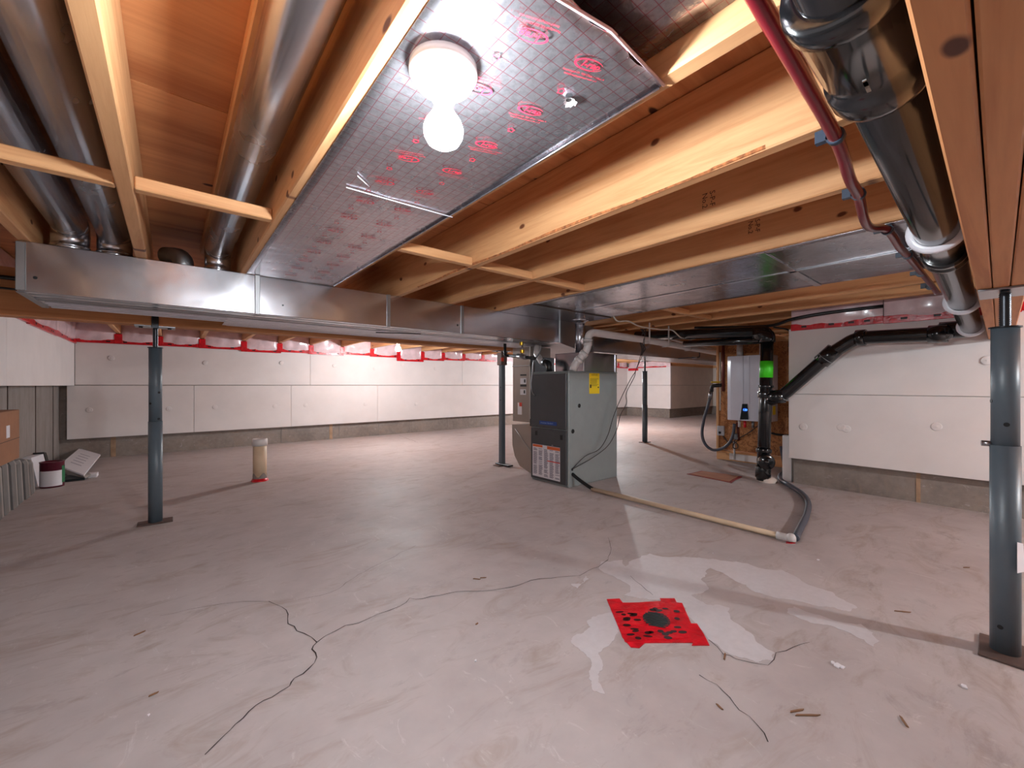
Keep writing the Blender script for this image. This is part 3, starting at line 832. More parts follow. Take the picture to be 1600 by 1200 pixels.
foil_sheet(G(), 1.862, 2.715, .10, 2.365, FZ, 0, .003, 20, 60, 9).obj('foil_sheet', 'foil_plain', f3)
G().box((2.275, .11, FZ - .0045), (2.30, 1.99, FZ - .002)).obj('seam_tape', 'galvanised_pipe', f3)
G().box((1.864, 2.0, FZ - .006), (2.714, 2.012, FZ - .002)).obj('cross_seam', 'seam_dark', f3)
G().box((1.864, .62, FZ - .0045), (2.714, .65, FZ - .002)).obj('seam_tape', 'galvanised_pipe', f3)
G().box((1.864, 2.013, FZ - .0055), (2.714, 2.363, FZ - .003)).obj('sheet_metal_end', 'galvanised', f3)
t = thing('round_takeoff', 'short shiny round duct dropping beside the furnace vent', 'duct', (2.62, 2.25, 1.03))
G().tube([(2.62, 2.25, 1.02), (2.62, 2.25, FZ - .0065)], .04, 24).obj('pipe', 'galvanised_pipe', t)
G().lathe((2.62, 2.25, FZ - .0068), (0, 0, -1), [(0, .075), (.004, .075), (.012, .05), (.03, .0405)], 24).obj('collar', 'galvanised_pipe', t)

# ------------------------------------------------------------------ bulbs
def lamp(label, u, v, ztop, bm, group='bare bulbs on the ceiling'):
    t = thing('ceiling_bulb', label, 'light', (u, v, ztop), group)
    G().lathe((u, v, ztop), (0, 0, -1), [(0, 0), (0, .057), (.012, .058), (.016, .055), (.028, .048), (.034, .037), (.037, .021), (.056, .0195), (.057, .0155), (.04, .015)], 36).obj('lampholder', 'porcelain', t)
    prof = [(.045, .0135), (.062, .0145), (.072, .0165), (.082, .0225), (.092, .0295), (.104, .0335), (.115, .0325), (.126, .0265), (.133, .016), (.1365, 0)]
    G().lathe((u, v, ztop), (0, 0, -1), prof, 24).obj('bulb', bm, t)
    return t
lp = onz(693, 104, FZ - .004)
lamp('bare glowing bulb in a white porcelain holder on printed foil', lp.x, lp.y, FZ - .007, 'bulb_near')
G().cbox((2.02, 4.66, ZJ + .12), (2.3, 4.8, ZJ + .158), .003)
b2 = Vector((2.14, 4.75, 0))
lamp('bare glowing bulb between the beam and the back foam wall', 2.13, 4.72, ZJ, 'bulb_back')
lamp('bare glowing bulb beyond the laminated beam', 2.6, -1.9, ZJ, 'bulb_front')
lamp('bare fill bulb added out of sight behind the furnace plenum', 6.0, 4.6, ZJ, 'bulb_fill')  # added bulb, hidden by the plenum, to brighten the far bay
for (u, v, ja, jb) in [(2.13, 4.72, 1.885, 2.31 - JW), (2.6, -1.9, 2.31, 2.73 - JW)]:
    G().cbox((ja + .001, v - .05, ZJ), (jb - .001, v + .05, ZJ + .038), .003).obj('lamp_backing_board', 'wood_x', ceiling, loc=(u, v, ZJ))
jj = max(x for x in JFAR if x < 6.0)
G().cbox((jj + .001, 4.55, ZJ), (jj + .408 - JW - .001, 4.65, ZJ + .038), .003).obj('lamp_backing_board', 'wood_x', ceiling, loc=(6.0, 4.6, ZJ))  # board carrying the added far-bay bulb

# ------------------------------------------------------------------ black overhead drain pipe
dp = thing('drain_pipe', 'thick glossy black drain pipe in white hanger rings overhead', 'pipe', (2.0, .118, 1.12))
A0, A1 = Vector((-.6, .104, 1.228)), Vector((3.57, .104, 1.0895))
dirp = (A1 - A0).normalized()
at = lambda u: A0 + (A1 - A0) * ((u - A0.x) / (A1.x - A0.x))
PR = .0425
G().tube([A0, at(3.5)], PR, 32).obj('pipe', 'abs_black', dp)
G().lathe(at(.535), dirp, [(0, PR), (0, .058), (.01, .061), (.026, .061), (.031, .057), (.14, .0545), (.17, .052), (.172, .0565), (.184, .058), (.205, .058), (.218, .055), (.232, PR)], 32).obj('coupling', 'abs_black', dp)
G().lathe(at(-.1), dirp, [(0, PR), (0, .06), (.1, .06), (.1, PR)], 32).obj('coupling', 'abs_black', dp)
ring = lambda u, w, ri, ro, mat, nm: G().lathe(at(u), dirp, [(0, ri), (0, ro), (w * .25, ro + .004), (w * .75, ro + .004), (w, ro), (w, ri)], 32).obj(nm, mat, dp)
def uring(px, py):
    return onv(px, py, .118).x
hr = [onz(1450, 372, at(1.5).z).x]
HU = [1.50, 2.6, 3.46]
G().lathe(at(1.725), dirp, [(0, PR), (0, .050), (.015, .051), (.02, .0465), (.05, .0465), (.056, .051), (.075, .051), (.078, PR)], 32).obj('coupling', 'abs_black', dp)
for u in HU:
    h = ring(u, .02, PR + .0005, PR + .012, 'hanger_white', 'hanger_ring')
    c = at(u); G().cbox((u, c.y - .012, c.z + PR), (u + .02, c.y + .012, FZ - .007 if 1.9 < u < 2.7 else ZJ - .001), .002).obj('hanger_strap', 'hanger_white', dp)
G().tube(fillet([at(3.485), at(3.565), at(3.565) + Vector((0, .13, .0))], .06, 6), .051, 24).obj('end_elbow', 'abs_black', dp)
g = G(); mp = onz(1352, 134, 1.14)
for px, py in [(1300, 132), (1312, 133), (1328, 144), (1322, 130)]:
    p = at(.62); q = p + Vector((random.uniform(0, .07), .0, -.0625)); g.box(q - Vector((.006, .002, .0006)), q + Vector((.006, .002, .0006)))
g.obj('scuff_mark', 'abs_mark', dp)

# red pipe with clips
rp = thing('red_pipe', 'maroon flexible pipe clipped under the joists beside the drain pipe', 'pipe', (1.5, .24, ZJ - .02))
zr = ZJ - .022
pts = [(-.5, .19, zr), (.3, .205, zr), (.75, .215, zr), (1.08, .223, zr - .002), (1.3, .24, zr - .012), (1.456, .25, zr - .004), (1.62, .265, zr - .02), (1.75, .27, zr - .014), (1.866, .245, zr), (2.1, .24, zr - .012), (2.29, .24, zr), (2.7, .235, zr), (3.12, .23, zr), (3.35, .23, zr)]
G().tube(smooth_path(pts, 6), .0125, 14).obj('hose', 'pipe_red', rp)
for u in (1.081, 1.456, 1.866, 2.291, 2.711, 3.12):
    vv = {1.081: .223, 1.456: .25, 1.866: .245}.get(u, .24)
    c = G().tube([(u - .008, vv, zr), (u + .008, vv, zr)], .0165, 14); c.box((u - .008, vv + .012, zr - .004), (u + .008, vv + .035, FZ - .0065 if 1.86 < u < 2.72 else ZJ - .001))
    c.obj('pipe_clip', 'clip_blue', rp)
for u, vv in ((1.456, .165), (1.85, .175)):
    G().cbox((u - .01, vv, ZJ - .03), (u + .01, vv + .02, ZJ - .001), .002).obj('pipe_clip', 'clip_blue', rp)

# ------------------------------------------------------------------ black stack with wye and branch
SU, SV = 3.605, 1.18
st = thing('drain_stack', 'black vertical drain stack with green tape and a diagonal branch', 'pipe', (SU, SV, 0))
SR = .045
base, top = Vector((SU - .02, SV + .02, 0)), Vector((SU + .02, SV, 1.165))
ax = (top - base).normalized(); sp = lambda z: base + (top - base) * (z / 1.165)
G().tube([sp(.01), sp(1.15)], SR, 24).obj('pipe', 'abs_black', st)
for z, h in ((.03, .09), (.23, .03), (.66, .05), (.74, .02)):
    G().lathe(sp(z), ax, [(0, SR), (0, .053), (.004, .055), (h - .004, .055), (h, .053), (h, SR)], 24).obj('coupling', 'abs_black', st)
cd = Vector((-.80, -.6, 0)).normalized(); cc = sp(.165)
G().tube([cc, cc + cd * .065], .05, 22).obj('cleanout_hub', 'abs_black', st)
cap = G().lathe(cc + cd * .065, cd, [(-.012, .055), (0, .058), (.01, .058), (.014, .05), (.014, .02), (.022, .02), (.022, 0)], 24).obj('cleanout_cap', 'abs_black', st)
G().box(cc + cd * .08 + Vector((-.001, -.014, .015)), cc + cd * .0801 + Vector((.001, .014, .021))).obj('cap_marking', 'abs_mark', cap)
G().tube([sp(.82), sp(.95)], .0462, 24).obj('green_tape', 'tape_green', st)
g = G(); g.lathe(sp(0) + Vector((.02, -.03, 0.0)), (0, 0, 1), [(0, .06), (.02, .062), (.035, .045), (.04, .02)], 9); g.obj('foam_collar', 'foam_old', st)
BRV = U_RIGHT - .075
w0 = sp(.66); b1 = onu(1222, 619, BRV + .02); b2_ = onu(1297, 553, BRV); b3 = onu(1338, 528, BRV - .005); b4 = onu(1481, 521, BRV - .06)
b5 = at(3.565) + Vector((0, .135, 0))
G().tube(fillet([w0 + Vector((0, 0, -.03)), b1, b2_, b3, b4, b5], .05, 6), SR * .98, 22).obj('branch_pipe', 'abs_black', st)
def sleeve(p, q, l, r=.054):
    d = (q - p).normalized(); G().lathe(p, d, [(0, SR), (0, r), (l, r), (l, SR)], 22).obj('coupling', 'abs_black', st)
sleeve(w0 + (b1 - w0) * .25, b1, .1); sleeve(b1 + (b2_ - b1) * .82, b2_, .12); sleeve(b3, b4, .05); sleeve(b4 - (b4 - b3).normalized() * .08, b4, .08)
for q, r_ in ((b1, .0545), (b2_ - (b2_ - b1).normalized() * .04, .0548)):
    d = (b2_ - b1).normalized(); G().lathe(q, d, [(0, SR), (0, r_), (.004, r_), (.004, SR)], 22).obj('glue_ring', 'abs_mark', st)
G().tube(fillet([sp(1.10), sp(1.165) + Vector((0, 0, .02)), Vector((3.6, 2.35, 1.258))], .08, 6), SR, 20).obj('vent_run', 'abs_black', st)
G().tube([sp(1.12), Vector((3.66, 1.88, 1.145))], .03, 16).obj('vent_run', 'abs_black', st)
G().tube(fillet([sp(1.1), sp(1.16), sp(1.17) + Vector((0, .09, .008))], .05, 5), .056, 22).obj('elbow', 'abs_black', st)
t = tag(G().tube(smooth_path([(3.66, .5, ZJ - .02), (3.62, .8, ZJ - .03), (3.6, 1.0, ZJ - .05), (3.66, 1.16, ZJ - .075), (3.68, 1.4, ZJ - .06), (3.7, 1.8, ZJ - .02)]), .012, 10).obj('cable_bundle', 'hose_black', loc=(3.6, 1.0, ZJ - .05)), 'black cable bundle sagging over the top of the drain stack', 'cable')
t = tag(G().tube(smooth_path([(3.66, 1.15, ZJ - .09), (3.72, 1.06, ZJ - .12), (3.8, 1.08, ZJ - .18), (3.82, 1.09, ZJ - .24)]), .006, 8).obj('cable', 'hose_black', loc=(3.7, 1.1, ZJ - .1)), 'black cable drooping at the chipboard corner', 'cable')

# ------------------------------------------------------------------ furnace
FU0, FU1, FV0, FV1, FH = 2.243, 2.85, 2.043, 2.45, .86
fu = thing('furnace', 'grey upright gas furnace with dark doors and yellow label', 'furnace', ((FU0 + FU1) / 2, (FV0 + FV1) / 2, 0))
G().cbox((FU0 + .012, FV0, .0), (FU1, FV1, FH), .006).obj('cabinet', 'furnace_grey', fu)
ZM = .424
d1_ = G().cbox((FU0 - .006, FV0 + .012, ZM + .004), (FU0 + .013, FV1 - .006, FH - .012), .005).obj('upper_door', 'furnace_dark', fu)
d2_ = G().cbox((FU0 - .002, FV0 + .012, .015), (FU0 + .013, FV1 - .006, ZM - .004), .005).obj('lower_door', 'furnace_dark', fu)
lo, hi = rect_u(FU0 - .006, (843, 657), (870, 665.5), .003); bd = G().cbox(lo, hi, .001).obj('name_badge', 'badge_blue', d1_)
g = G(); cy, cz = (lo[1] + hi[1]) / 2 + .012, (lo[2] + hi[2]) / 2
text_geo(g, 'American Standard', .0175, (lo[0] - .0004, cy, cz), (0, -1, 0), (0, 0, 1), .2); g.obj('badge_lettering', 'badge_text', bd)
for x, y in ((838, 676.5), (877, 683.5)):
    p = onu(x, y, FU0 - .002); G().cbox((FU0 - .004, p.y - .012, p.z - .018), (FU0, p.y + .012, p.z + .018), .001).obj('door_notch', 'furnace_black', d2_)
p = onu(863, 696, FU0 - .002); G().cbox((FU0 - .004, p.y - .008, p.z - .003), (FU0, p.y + .008, p.z + .003), .001).obj('latch', 'steel', d2_)
lo, hi = (FU0 - .0035, FV0 + .075, .035), (FU0 - .0015, FV1 - .03, .29)
lb = G().box(lo, hi).obj('instruction_label', 'paper_white', d2_)
g = G(); wv = (hi[1] - lo[1])
for cix in range(5):
    y1 = hi[1] - .012 - cix * wv / 5; y0 = y1 - wv / 5 + .016
    for r_ in range(30):
        z = hi[2] - .03 - r_ * .0072
        if random.random() < .12: continue
        g.box((lo[0] - .0006, y0 + random.uniform(0, .012), z - .0045), (lo[0], y1, z))
g.obj('label_print', 'paper_ink', lb)
G().box((lo[0] - .0008, lo[1], hi[2] - .026), (lo[0], lo[1] + wv * .45, hi[2] - .002)).obj('warning_band', 'label_orange', lb)
G().box((lo[0] - .0008, lo[1] + wv * .62, hi[2] - .02), (lo[0], hi[1] - .004, hi[2] - .002)).obj('warning_band', 'label_orange', lb)
G().box((lo[0] - .0009, lo[1], lo[2] + .135), (lo[0], lo[1] + wv * .45, lo[2] + .142)).obj('warning_band', 'label_red', lb)
lo, hi = rect_v(FV0, (920.6, 583), (936.4, 615), .0015); yl = G().box(lo, hi).obj('energy_label', 'label_yellow', fu)
g = G(); wx = hi[0] - lo[0]; hz = hi[2] - lo[2]; y = lo[1] - .0005
text_geo(g, 'ENERGUIDE', .0145, ((lo[0] + hi[0]) / 2, y, hi[2] - .014), (1, 0, 0), (0, 0, 1))
for r_ in range(7): g.box((lo[0] + .008, y, hi[2] - .045 - r_ * .009), (hi[0] - .012 - random.uniform(0, .03), y + .0008, hi[2] - .0425 - r_ * .009))
g.box((lo[0] + .008, y, lo[2] + .045), (lo[0] + .024, y + .0008, lo[2] + .07)); g.box((hi[0] - .022, y, lo[2] + .045), (hi[0] - .008, y + .0008, lo[2] + .055))
g.obj('label_print', 'ink_black', yl)
for x, y, r_ in ((905, 634, .0135), (895, 674, .0145), (894, 733.5, .009), (894.5, 741, .010)):
    p = onv(x, y, FV0); G().lathe(p, (0, -1, 0), [(-.001, 0), (-.001, r_ * 1.15), (.002, r_ * 1.15), (.002, r_ * .4), (.003, 0)], 16).obj('knockout_plug', 'furnace_black', fu)
for x, y in ((889.5, 597), (889.5, 643), (888.8, 700)):
    p = onv(x, y, FV0); G().disc(p, (0, -1, 0), .004, .002, 8).obj('screw', 'steel', fu)
G().cbox((FU0 + .005, FV0 - .003, FH - .001), (FU1 + .002, FV1 + .003, FH + .006), .002).obj('top_flange', 'furnace_grey', fu)
# plenum on the furnace
pn = thing('supply_plenum', 'galvanised supply plenum box standing on the furnace', 'duct', (2.64, 2.25, FH + .006))
G().cbox((2.435, FV0 + .01, FH + .0065), (FU1 - .003, 2.36, 1.018), .003).obj('plenum_box', 'galvanised', pn)
G().cbox((FU1 - .018, FV0 + .004, FH + .007), (FU1 + .001, FV0 + .0105, 1.017), .001).obj('corner_flange', 'galvanised_pipe', pn)
# black intake elbow on top of the furnace
t = thing('intake_elbow', 'black rubber elbow on the furnace top beside the plenum', 'pipe', (2.34, 2.34, FH + .006))
G().tube(fillet([(2.34, 2.33, FH + .0065), (2.34, 2.33, FH + .075), (2.34, 2.40, FH + .09)], .04), .028, 18).obj('elbow', 'hose_black', t)
G().tube([(2.34, 2.395, FH + .089), (2.34, 2.42, FH + .094), (2.36, 2.50, FH + .16), (2.38, 2.52, FH + .23)], .026, 16).obj('intake_pipe', 'pvc_white', t)
G().lathe((2.34, 2.375, FH + .088), (0, 1, .1), [(0, .028), (0, .031), (.008, .031), (.008, .028)], 18).obj('hose_clamp', 'steel', t)
# return air drop and boot
rd = thing('return_duct', 'beige metal return duct dropping to a boot beside the furnace', 'duct', (2.6, 2.7, 0))
ya = onu(828, 600, 2.35).y; yb = onu(801, 600, 2.35).y
G().cbox((2.35, ya, .44), (2.60, yb, 1.09), .003).obj('drop_duct', 'return_metal', rd)
poly = [onu(x, y, 2.345) for x, y in ((800, 663), (800.5, 695), (804, 712), (812, 728), (833, 742), (834.5, 742), (834.5, 668), (828, 663))]
for p in poly: p.z = max(p.z, .002)
poly = [Vector((p.x, max(p.y, FV1 + .002), p.z)) for p in poly]
G().prism(poly, (.25, 0, 0)).obj('boot', 'return_metal', rd)
bo = [onu(805, 670, 2.345), onu(834, 712, 2.345)]
G().tube([bo[0] - Vector((.001, 0, 0)), bo[1] - Vector((.001, 0, 0))], .0025, 6).obj('boot_crease', 'galvanised_dull', rd)
G().cbox((2.346, ya, .925), (2.352, yb, .935), .001).obj('seam_band', 'galvanised_dull', rd)
for (x0, y0, x1, y1, mt) in ((813, 585, 822.5, 587, 'ink_black'), (813, 591, 822.5, 600, 'paper_white'), (813, 601, 822.5, 604, 'ink_black'), (813, 608, 822, 617, 'paper_white'), (809, 629, 815.5, 648, 'paper_white'), (811.5, 629, 815.5, 635, 'label_red')):
    lo, hi = rect_u(2.35, (x0, y0), (x1, y1), .001 if mt != 'label_red' else .0016); q = G().box(lo, hi).obj('sticker', mt, rd)
    if mt == 'paper_white' and y0 < 620:
        G().box((lo[0] - .0006, lo[1] + .012, lo[2] + .012), (lo[0], lo[1] + .03, lo[2] + .04)).obj('sticker_print', 'ink_black', q)
G().cbox((2.36, ya - .05, .46), (2.60, ya - .001, 1.0), .003).obj('filter_slot', 'furnace_dark', rd)

# vent pipe, white
vp = thing('vent_pipe', 'white plastic furnace vent pipe bending up and running to the far end', 'pipe', (2.4, 2.1, FH))
VP = 2.0
pts = [onv(895, 580, 2.085), onv(898, 570, 2.08), onv(918, 546, 2.005), onv(919, 524, 2.0), onv(926, 519.5, 2.0), onv(1008, 531, 2.0), onv(1087, 545, 2.0), onv(1130, 553, 2.0)]
pts[0].z = FH + .0065
G().tube(fillet(pts, .035, 5), .0285, 18).obj('pipe', 'pvc_white', vp)
for i, j in ((1, 2), (2, 3)):
    a, b = pts[i], pts[j]; d = (b - a).normalized()
    for q in (a + d * .03, b - d * .06):
        G().lathe(q, d, [(0, .0285), (0, .034), (.03, .034), (.03, .0285)], 18).obj('coupling', 'pvc_white', vp)
        G().lathe(q + d * .03, d, [(0, .0285), (0, .0345), (.003, .0345), (.003, .0285)], 18).obj('glue_ring', 'abs_mark', vp)
for px in (1010, 1040, 1075):
    p = onv(px, 531 + (px - 1008) * .177, VP); G().cbox((p.x - .01, p.y - .033, p.z - .033), (p.x + .01, p.y + .033, p.z - .028), .001).obj('hanger_strap', 'pvc_white', vp)
    G().cbox((p.x - .01, p.y - .033, p.z - .033), (p.x + .01, p.y - .029, ZJ - .001), .001).obj('hanger_strap', 'pvc_white', vp)
wl = thing('water_line', 'thin white plastic pipe below the vent pipe with a hook elbow', 'pipe', (4.0, 2.35, 1.05))
q = [onv(1040, 541, 2.3), onv(1047, 536, 2.3), onv(1047, 530, 2.3), onv(1120, 548, 2.3)]
G().tube(fillet(q, .03), .012, 12).obj('pipe', 'pvc_white', wl)
q = [onv(1060, 560, 2.3), onv(1093, 558, 2.3), onv(1093, 546, 2.3)]
G().tube(fillet(q, .02), .006, 8).obj('thin_pipe', 'hose_grey', wl)
G().cbox(onv(1085, 559, 2.3) - Vector((.03, .02, .012)), onv(1085, 559, 2.3) + Vector((.03, .02, .012)), .003).obj('valve_body', 'steel', wl)

# gas line
gl = thing('gas_line', 'black gas pipe with yellow valve handles between post and furnace', 'pipe', (2.35, 2.9, 1.0))
gu = 2.08
q = [onu(796, 556, gu), onu(812, 557, gu), onu(836, 560, gu)]
G().tube(q, .012, 12).obj('pipe', 'gas_black', gl)
G().tube([onu(809, 556.5, gu), onu(823, 558, gu)], .02, 12).obj('union', 'steel', gl)
for x, y in ((815, 537), (816, 549)):
    c = onu(x, y, gu); G().cbox(c - Vector((.012, .014, .014)), c + Vector((.012, .014, .014)), .004).obj('valve_handle', 'brass', gl)
G().tube([onu(816, 535, gu), onu(816, 557, gu)], .008, 10).obj('riser', 'steel', gl)
G().tube(fillet([onu(796, 556, gu), onu(789, 556, gu), onu(789, 537, gu)], .02), .012, 12).obj('riser', 'gas_black', gl)
cn = tag(G().tube(smooth_path([onu(x, y, FU0 - .02) for x, y in ((845, 541), (842, 553), (834, 565), (832, 585), (830, 602), (832, 612), (836, 618))]), .006, 8).obj('electrical_conduit', 'steel', loc=onu(833, 600, FU0)), 'thin grey flexible conduit looping down the furnace corner', 'conduit')
sw = tag(G().cbox(onu(829, 660, FU0) - Vector((.0, .012, .03)), onu(829, 660, FU0) + Vector((.03, .012, .03)), .004).obj('service_switch', 'steel_dark', loc=onu(829, 660, FU0)), 'small dark switch box at the furnace corner', 'switch')

# thermostat wires and condensate line
def zz(x, y): return (760 + x / 3.636, 460 + y / 3.636)
w1 = [(490, 990), (560, 920), (640, 880), (690, 800), (720, 700), (760, 600), (820, 480), (850, 430), (880, 330), (895, 250)]
w2 = [(490, 992), (600, 930), (690, 860), (740, 770), (760, 690), (795, 620), (795, 560), (840, 470), (850, 430), (890, 330), (900, 240)]
for k, w in enumerate((w1, w2)):
    P_ = []
    for i, (x, y) in enumerate(w):
        f = i / (len(w) - 1); P_.append(onv(*zz(x, y), FV0 - .006 - .12 * min(1, f * 1.6) - .015 * k * min(1, f * 4)))
    tag(G().tube(smooth_path(P_, 5), .0028, 6).obj('thermostat_wire', 'wire_dark', loc=P_[0]), 'thin dark wire drooping from ceiling to the furnace side', 'wire', 'thermostat wires')
tg = thing('wire_bundle', 'dark hanging tangle of wires around the vent pipe hanger', 'wire', onv(1006, 520, 2.05))
for k in range(4):
    P_ = [onv(1003 + random.uniform(-3, 6), y, 2.05 + random.uniform(-.01, .0)) for y in (514, 524, 534, 544, 556)]
    G().tube(smooth_path(P_, 4), .005, 6).obj('wire', 'wire_dark', tg)
cw = [(100, 80), (140, 120), (230, 120), (330, 165), (500, 190), (600, 195), (680, 260), (780, 270), (900, 240)]
P_ = [onv(940 + x / 5.455, 480 + y / 5.455, 1.85) for x, y in cw]
tag(G().tube(smooth_path(P_, 5), .0055, 8).obj('white_cable', 'wire_white', loc=P_[0]), 'white cable draped under joists beside the foil panel', 'cable')

cl = thing('condensate_line', 'cream plastic condensate pipe lying on the floor from the furnace', 'pipe', (2.4, 1.4, 0))
hp_ = onv(894.5, 741, FV0)
c0 = onz(925, 764, .016); c1 = onz(1221, 838, .016)
G().tube(smooth_path([hp_ + Vector((0, -.002, 0)), hp_ + Vector((.01, -.05, -.03)), c0 + Vector((-.0, .03, .012)), c0 + (c1 - c0) * .02]), .013, 10).obj('rubber_hose', 'hose_black', cl)
G().tube([c0, c1], .0145, 12).obj('pipe', 'pvc_cream', cl)
e1 = onz(1237, 845, .012); tp = c1 + (e1 - c1)
G().tube(fillet([c1 - (c1 - c0).normalized() * .02, c1 + (c1 - c0).normalized() * .035, e1 + Vector((0, 0, .02)), e1], .03), .019, 12).obj('elbow', 'pvc_white', cl)
G().sheet(jag([onz(x, y, 0) for x, y in ((1222, 842), (1240, 843), (1243, 849), (1228, 849))], 1), .002).obj('red_tape_patch', 'tape_red', cl)
gh = [onz(1243, 841, .022), onz(1250, 826, .018), onz(1260, 805, .018), onz(1263, 787, .018), Vector((3.3, .86, .018)), Vector((3.52, 1.0, .018)), Vector((3.67, 1.10, .018)), Vector((3.85, 1.16, .018)), Vector((4.1, 1.2, .03)), Vector((4.25, 1.27, .2))]
tag(G().tube(smooth_path(gh, 6), .0165, 12).obj('drain_hose', 'hose_grey', loc=gh[0]), 'dark grey drain hose curving across the floor to the partition', 'hose')

# ------------------------------------------------------------------ water heater
HU0, HU1, HV0, HV1, HZ0, HZ1 = 4.12, 4.34, 1.325, 1.696, .425, 1.04
wh = thing('water_heater', 'white wall-mounted tankless water heater with blue display', 'water heater', (4.34, 1.51, HZ0))
G().cbox((HU0 + .02, HV0, HZ0), (HU1, HV1, HZ1), .006).obj('case', 'heater_white', wh)
cv = []
for k in range(13):
    a = k / 12; cv.append((HU0 + .02 - .022 * math.sin(math.pi * a) ** .6 if 0 < a < 1 else HU0 + .02, HV0 + .004 + (HV1 - HV0 - .008) * a))
G().prism([(x, y, HZ0 + .004) for x, y in cv], (0, 0, HZ1 - HZ0 - .008)).obj('front_cover', 'heater_white', wh)
for v in (1.545, 1.49): G().tube([(HU0 - .0015, v, HZ0 + .16), (HU0 - .0015, v, HZ1 - .01)], .003, 6).obj('cover_ridge', 'heater_white', wh)
dv = [onu(x, y, HU0 - .003) for x, y in ((1160, 631), (1168, 631), (1169.5, 655.5), (1156.5, 655.5))]
dsp = G().prism(dv, (-.006, 0, 0)).obj('display', 'heater_panel', wh)
c = onu(1164, 640.5, HU0 - .009); g = G(); text_geo(g, '120', .026, c + Vector((-.0006, 0, 0)), (0, -1, 0), (0, 0, 1)); g.obj('display_digits', 'led_blue', dsp)
G().disc(c + Vector((.0004, 0, 0)), (-1, 0, 0), .022, .0006, 18).obj('display_glow', 'badge_blue', dsp)
lo, hi = rect_u(HU0 + .012, (1184, 645), (1188, 652), .003); G().box(lo, hi).obj('sticker', 'sticker_cyan', wh)
G().box((4.2, HV0 - .001, .49), (4.27, HV0 + .001, .57)).obj('sticker', 'label_yellow', wh)
for v in (1.42, 1.62): G().tube([(4.24, v, HZ1), (4.24, v, HZ1 + .11)], .028, 16).obj('vent_stub', 'pvc_white', wh)
for v, mt in ((1.62, 'pvc_white'), (1.57, 'tape_red'), (1.5, 'steel')): G().tube([(4.23, v, HZ0), (4.23, v, HZ0 - .07)], .013, 10).obj('connection', mt, wh)
gs = thing('gas_hose', 'dark flexible gas hose with yellow valve looping under the water heater', 'hose', (4.2, 1.8, .5))
q = [(1112, 606), (1110, 618), (1106, 635), (1100, 655), (1097, 678), (1102, 694), (1114, 703), (1130, 700), (1141, 690), (1146, 676), (1147.5, 662)]
G().tube(smooth_path([onu(x, y, 4.23) for x, y in q], 5), .0145, 10).obj('hose', 'hose_grey', gs)
G().tube(fillet([onu(1112, 612, 4.23), onu(1112, 603, 4.23), onu(1127, 602, 4.23)], .03), .018, 12).obj('elbow', 'gas_black', gs)
c = onu(1119, 597, 4.21); G().cbox(c - Vector((.008, .04, .008)), c + Vector((.008, .05, .008)), .003).obj('valve_handle', 'brass', gs)
G().tube([onu(1111, 612, 4.23), onu(1109, 624, 4.23)], .02, 12).obj('union', 'steel', gs)
G().tube([(4.3, 1.80, .70), (4.3, 1.80, 1.24)], .015, 10).obj('riser', 'copper_red', gs)
for nm, lab, v, r_, mt, z0, z1 in (('supply_pipe', 'dark red supply pipe rising behind the water heater', 1.66, .012, 'copper_red', 1.041, 1.25), ('conduit', 'thin pale conduit beside the chipboard edge', 1.845, .007, 'wire_white', .50, 1.1)):
    tag(G().tube([(4.335, v, z0), (4.335, v, z1)], r_, 10).obj(nm, mt, loc=(4.335, v, z0)), lab, 'pipe')
ob = thing('outlet_box', 'small white outlet box on the chipboard partition', 'outlet', (4.35, 1.83, .4))
c = onu(1125.5, 673, 4.335); G().cbox((4.335, c.y - .035, c.z - .05), (4.359, c.y + .035, c.z + .05), .004).obj('cover', 'outlet_grey', ob)
G().disc((4.336, c.y + .005, c.z - .02), (-1, 0, 0), .013, .004, 12).obj('plug', 'hose_black', ob)
q = [(1127, 678), (1132, 684), (1140, 692), (1152, 686), (1170, 676), (1186, 664)]
tag(G().tube(smooth_path([onu(x, y, 4.345) for x, y in q]), .005, 6).obj('power_cord', 'wire_dark', loc=(4.345, 1.7, .35)), 'dark power cord swinging below the water heater', 'cord')
cwl = thing('valve_set', 'small white and brass valve pipes under the water heater', 'pipe', (4.23, 1.6, .1))
G().tube([onu(1147, 690, 4.26), onu(1147.5, 718, 4.26)], .010, 10).obj('drain_tube', 'pvc_white', cwl)
G().tube([onu(1152, 660, 4.25), onu(1154, 688, 4.25)], .012, 10).obj('valve_pipe', 'copper_red', cwl)
G().cbox(onu(1150, 682, 4.24) - Vector((.015, .02, .03)), onu(1150, 682, 4.24) + Vector((.015, .02, .03)), .006).obj('valve_body', 'steel', cwl)
G().tube(smooth_path([onu(x, y, 4.24) for x, y in ((1147, 690), (1152, 694), (1152, 700), (1146, 700), (1146, 694), (1151, 690))]), .005, 6).obj('coil', 'wire_dark', cwl)
tag(G().tube(smooth_path([(4.335, 1.12, .31), (4.335, 1.3, .30), (4.335, 1.38, .31)]), .01, 8).obj('black_tube', 'hose_black', loc=(4.335, 1.2, .3)), 'short black tube across the chipboard behind the stack', 'pipe')
t = tag(G().tube(smooth_path([onu(x, y, 4.1) for x, y in ((1143, 519), (1146, 523), (1146, 531), (1141, 534))]), .012, 10).obj('white_pipe_hook', 'pvc_white', loc=onu(1144, 525, 4.1)), 'white pipe hook hanging on the black vent run', 'pipe hook')

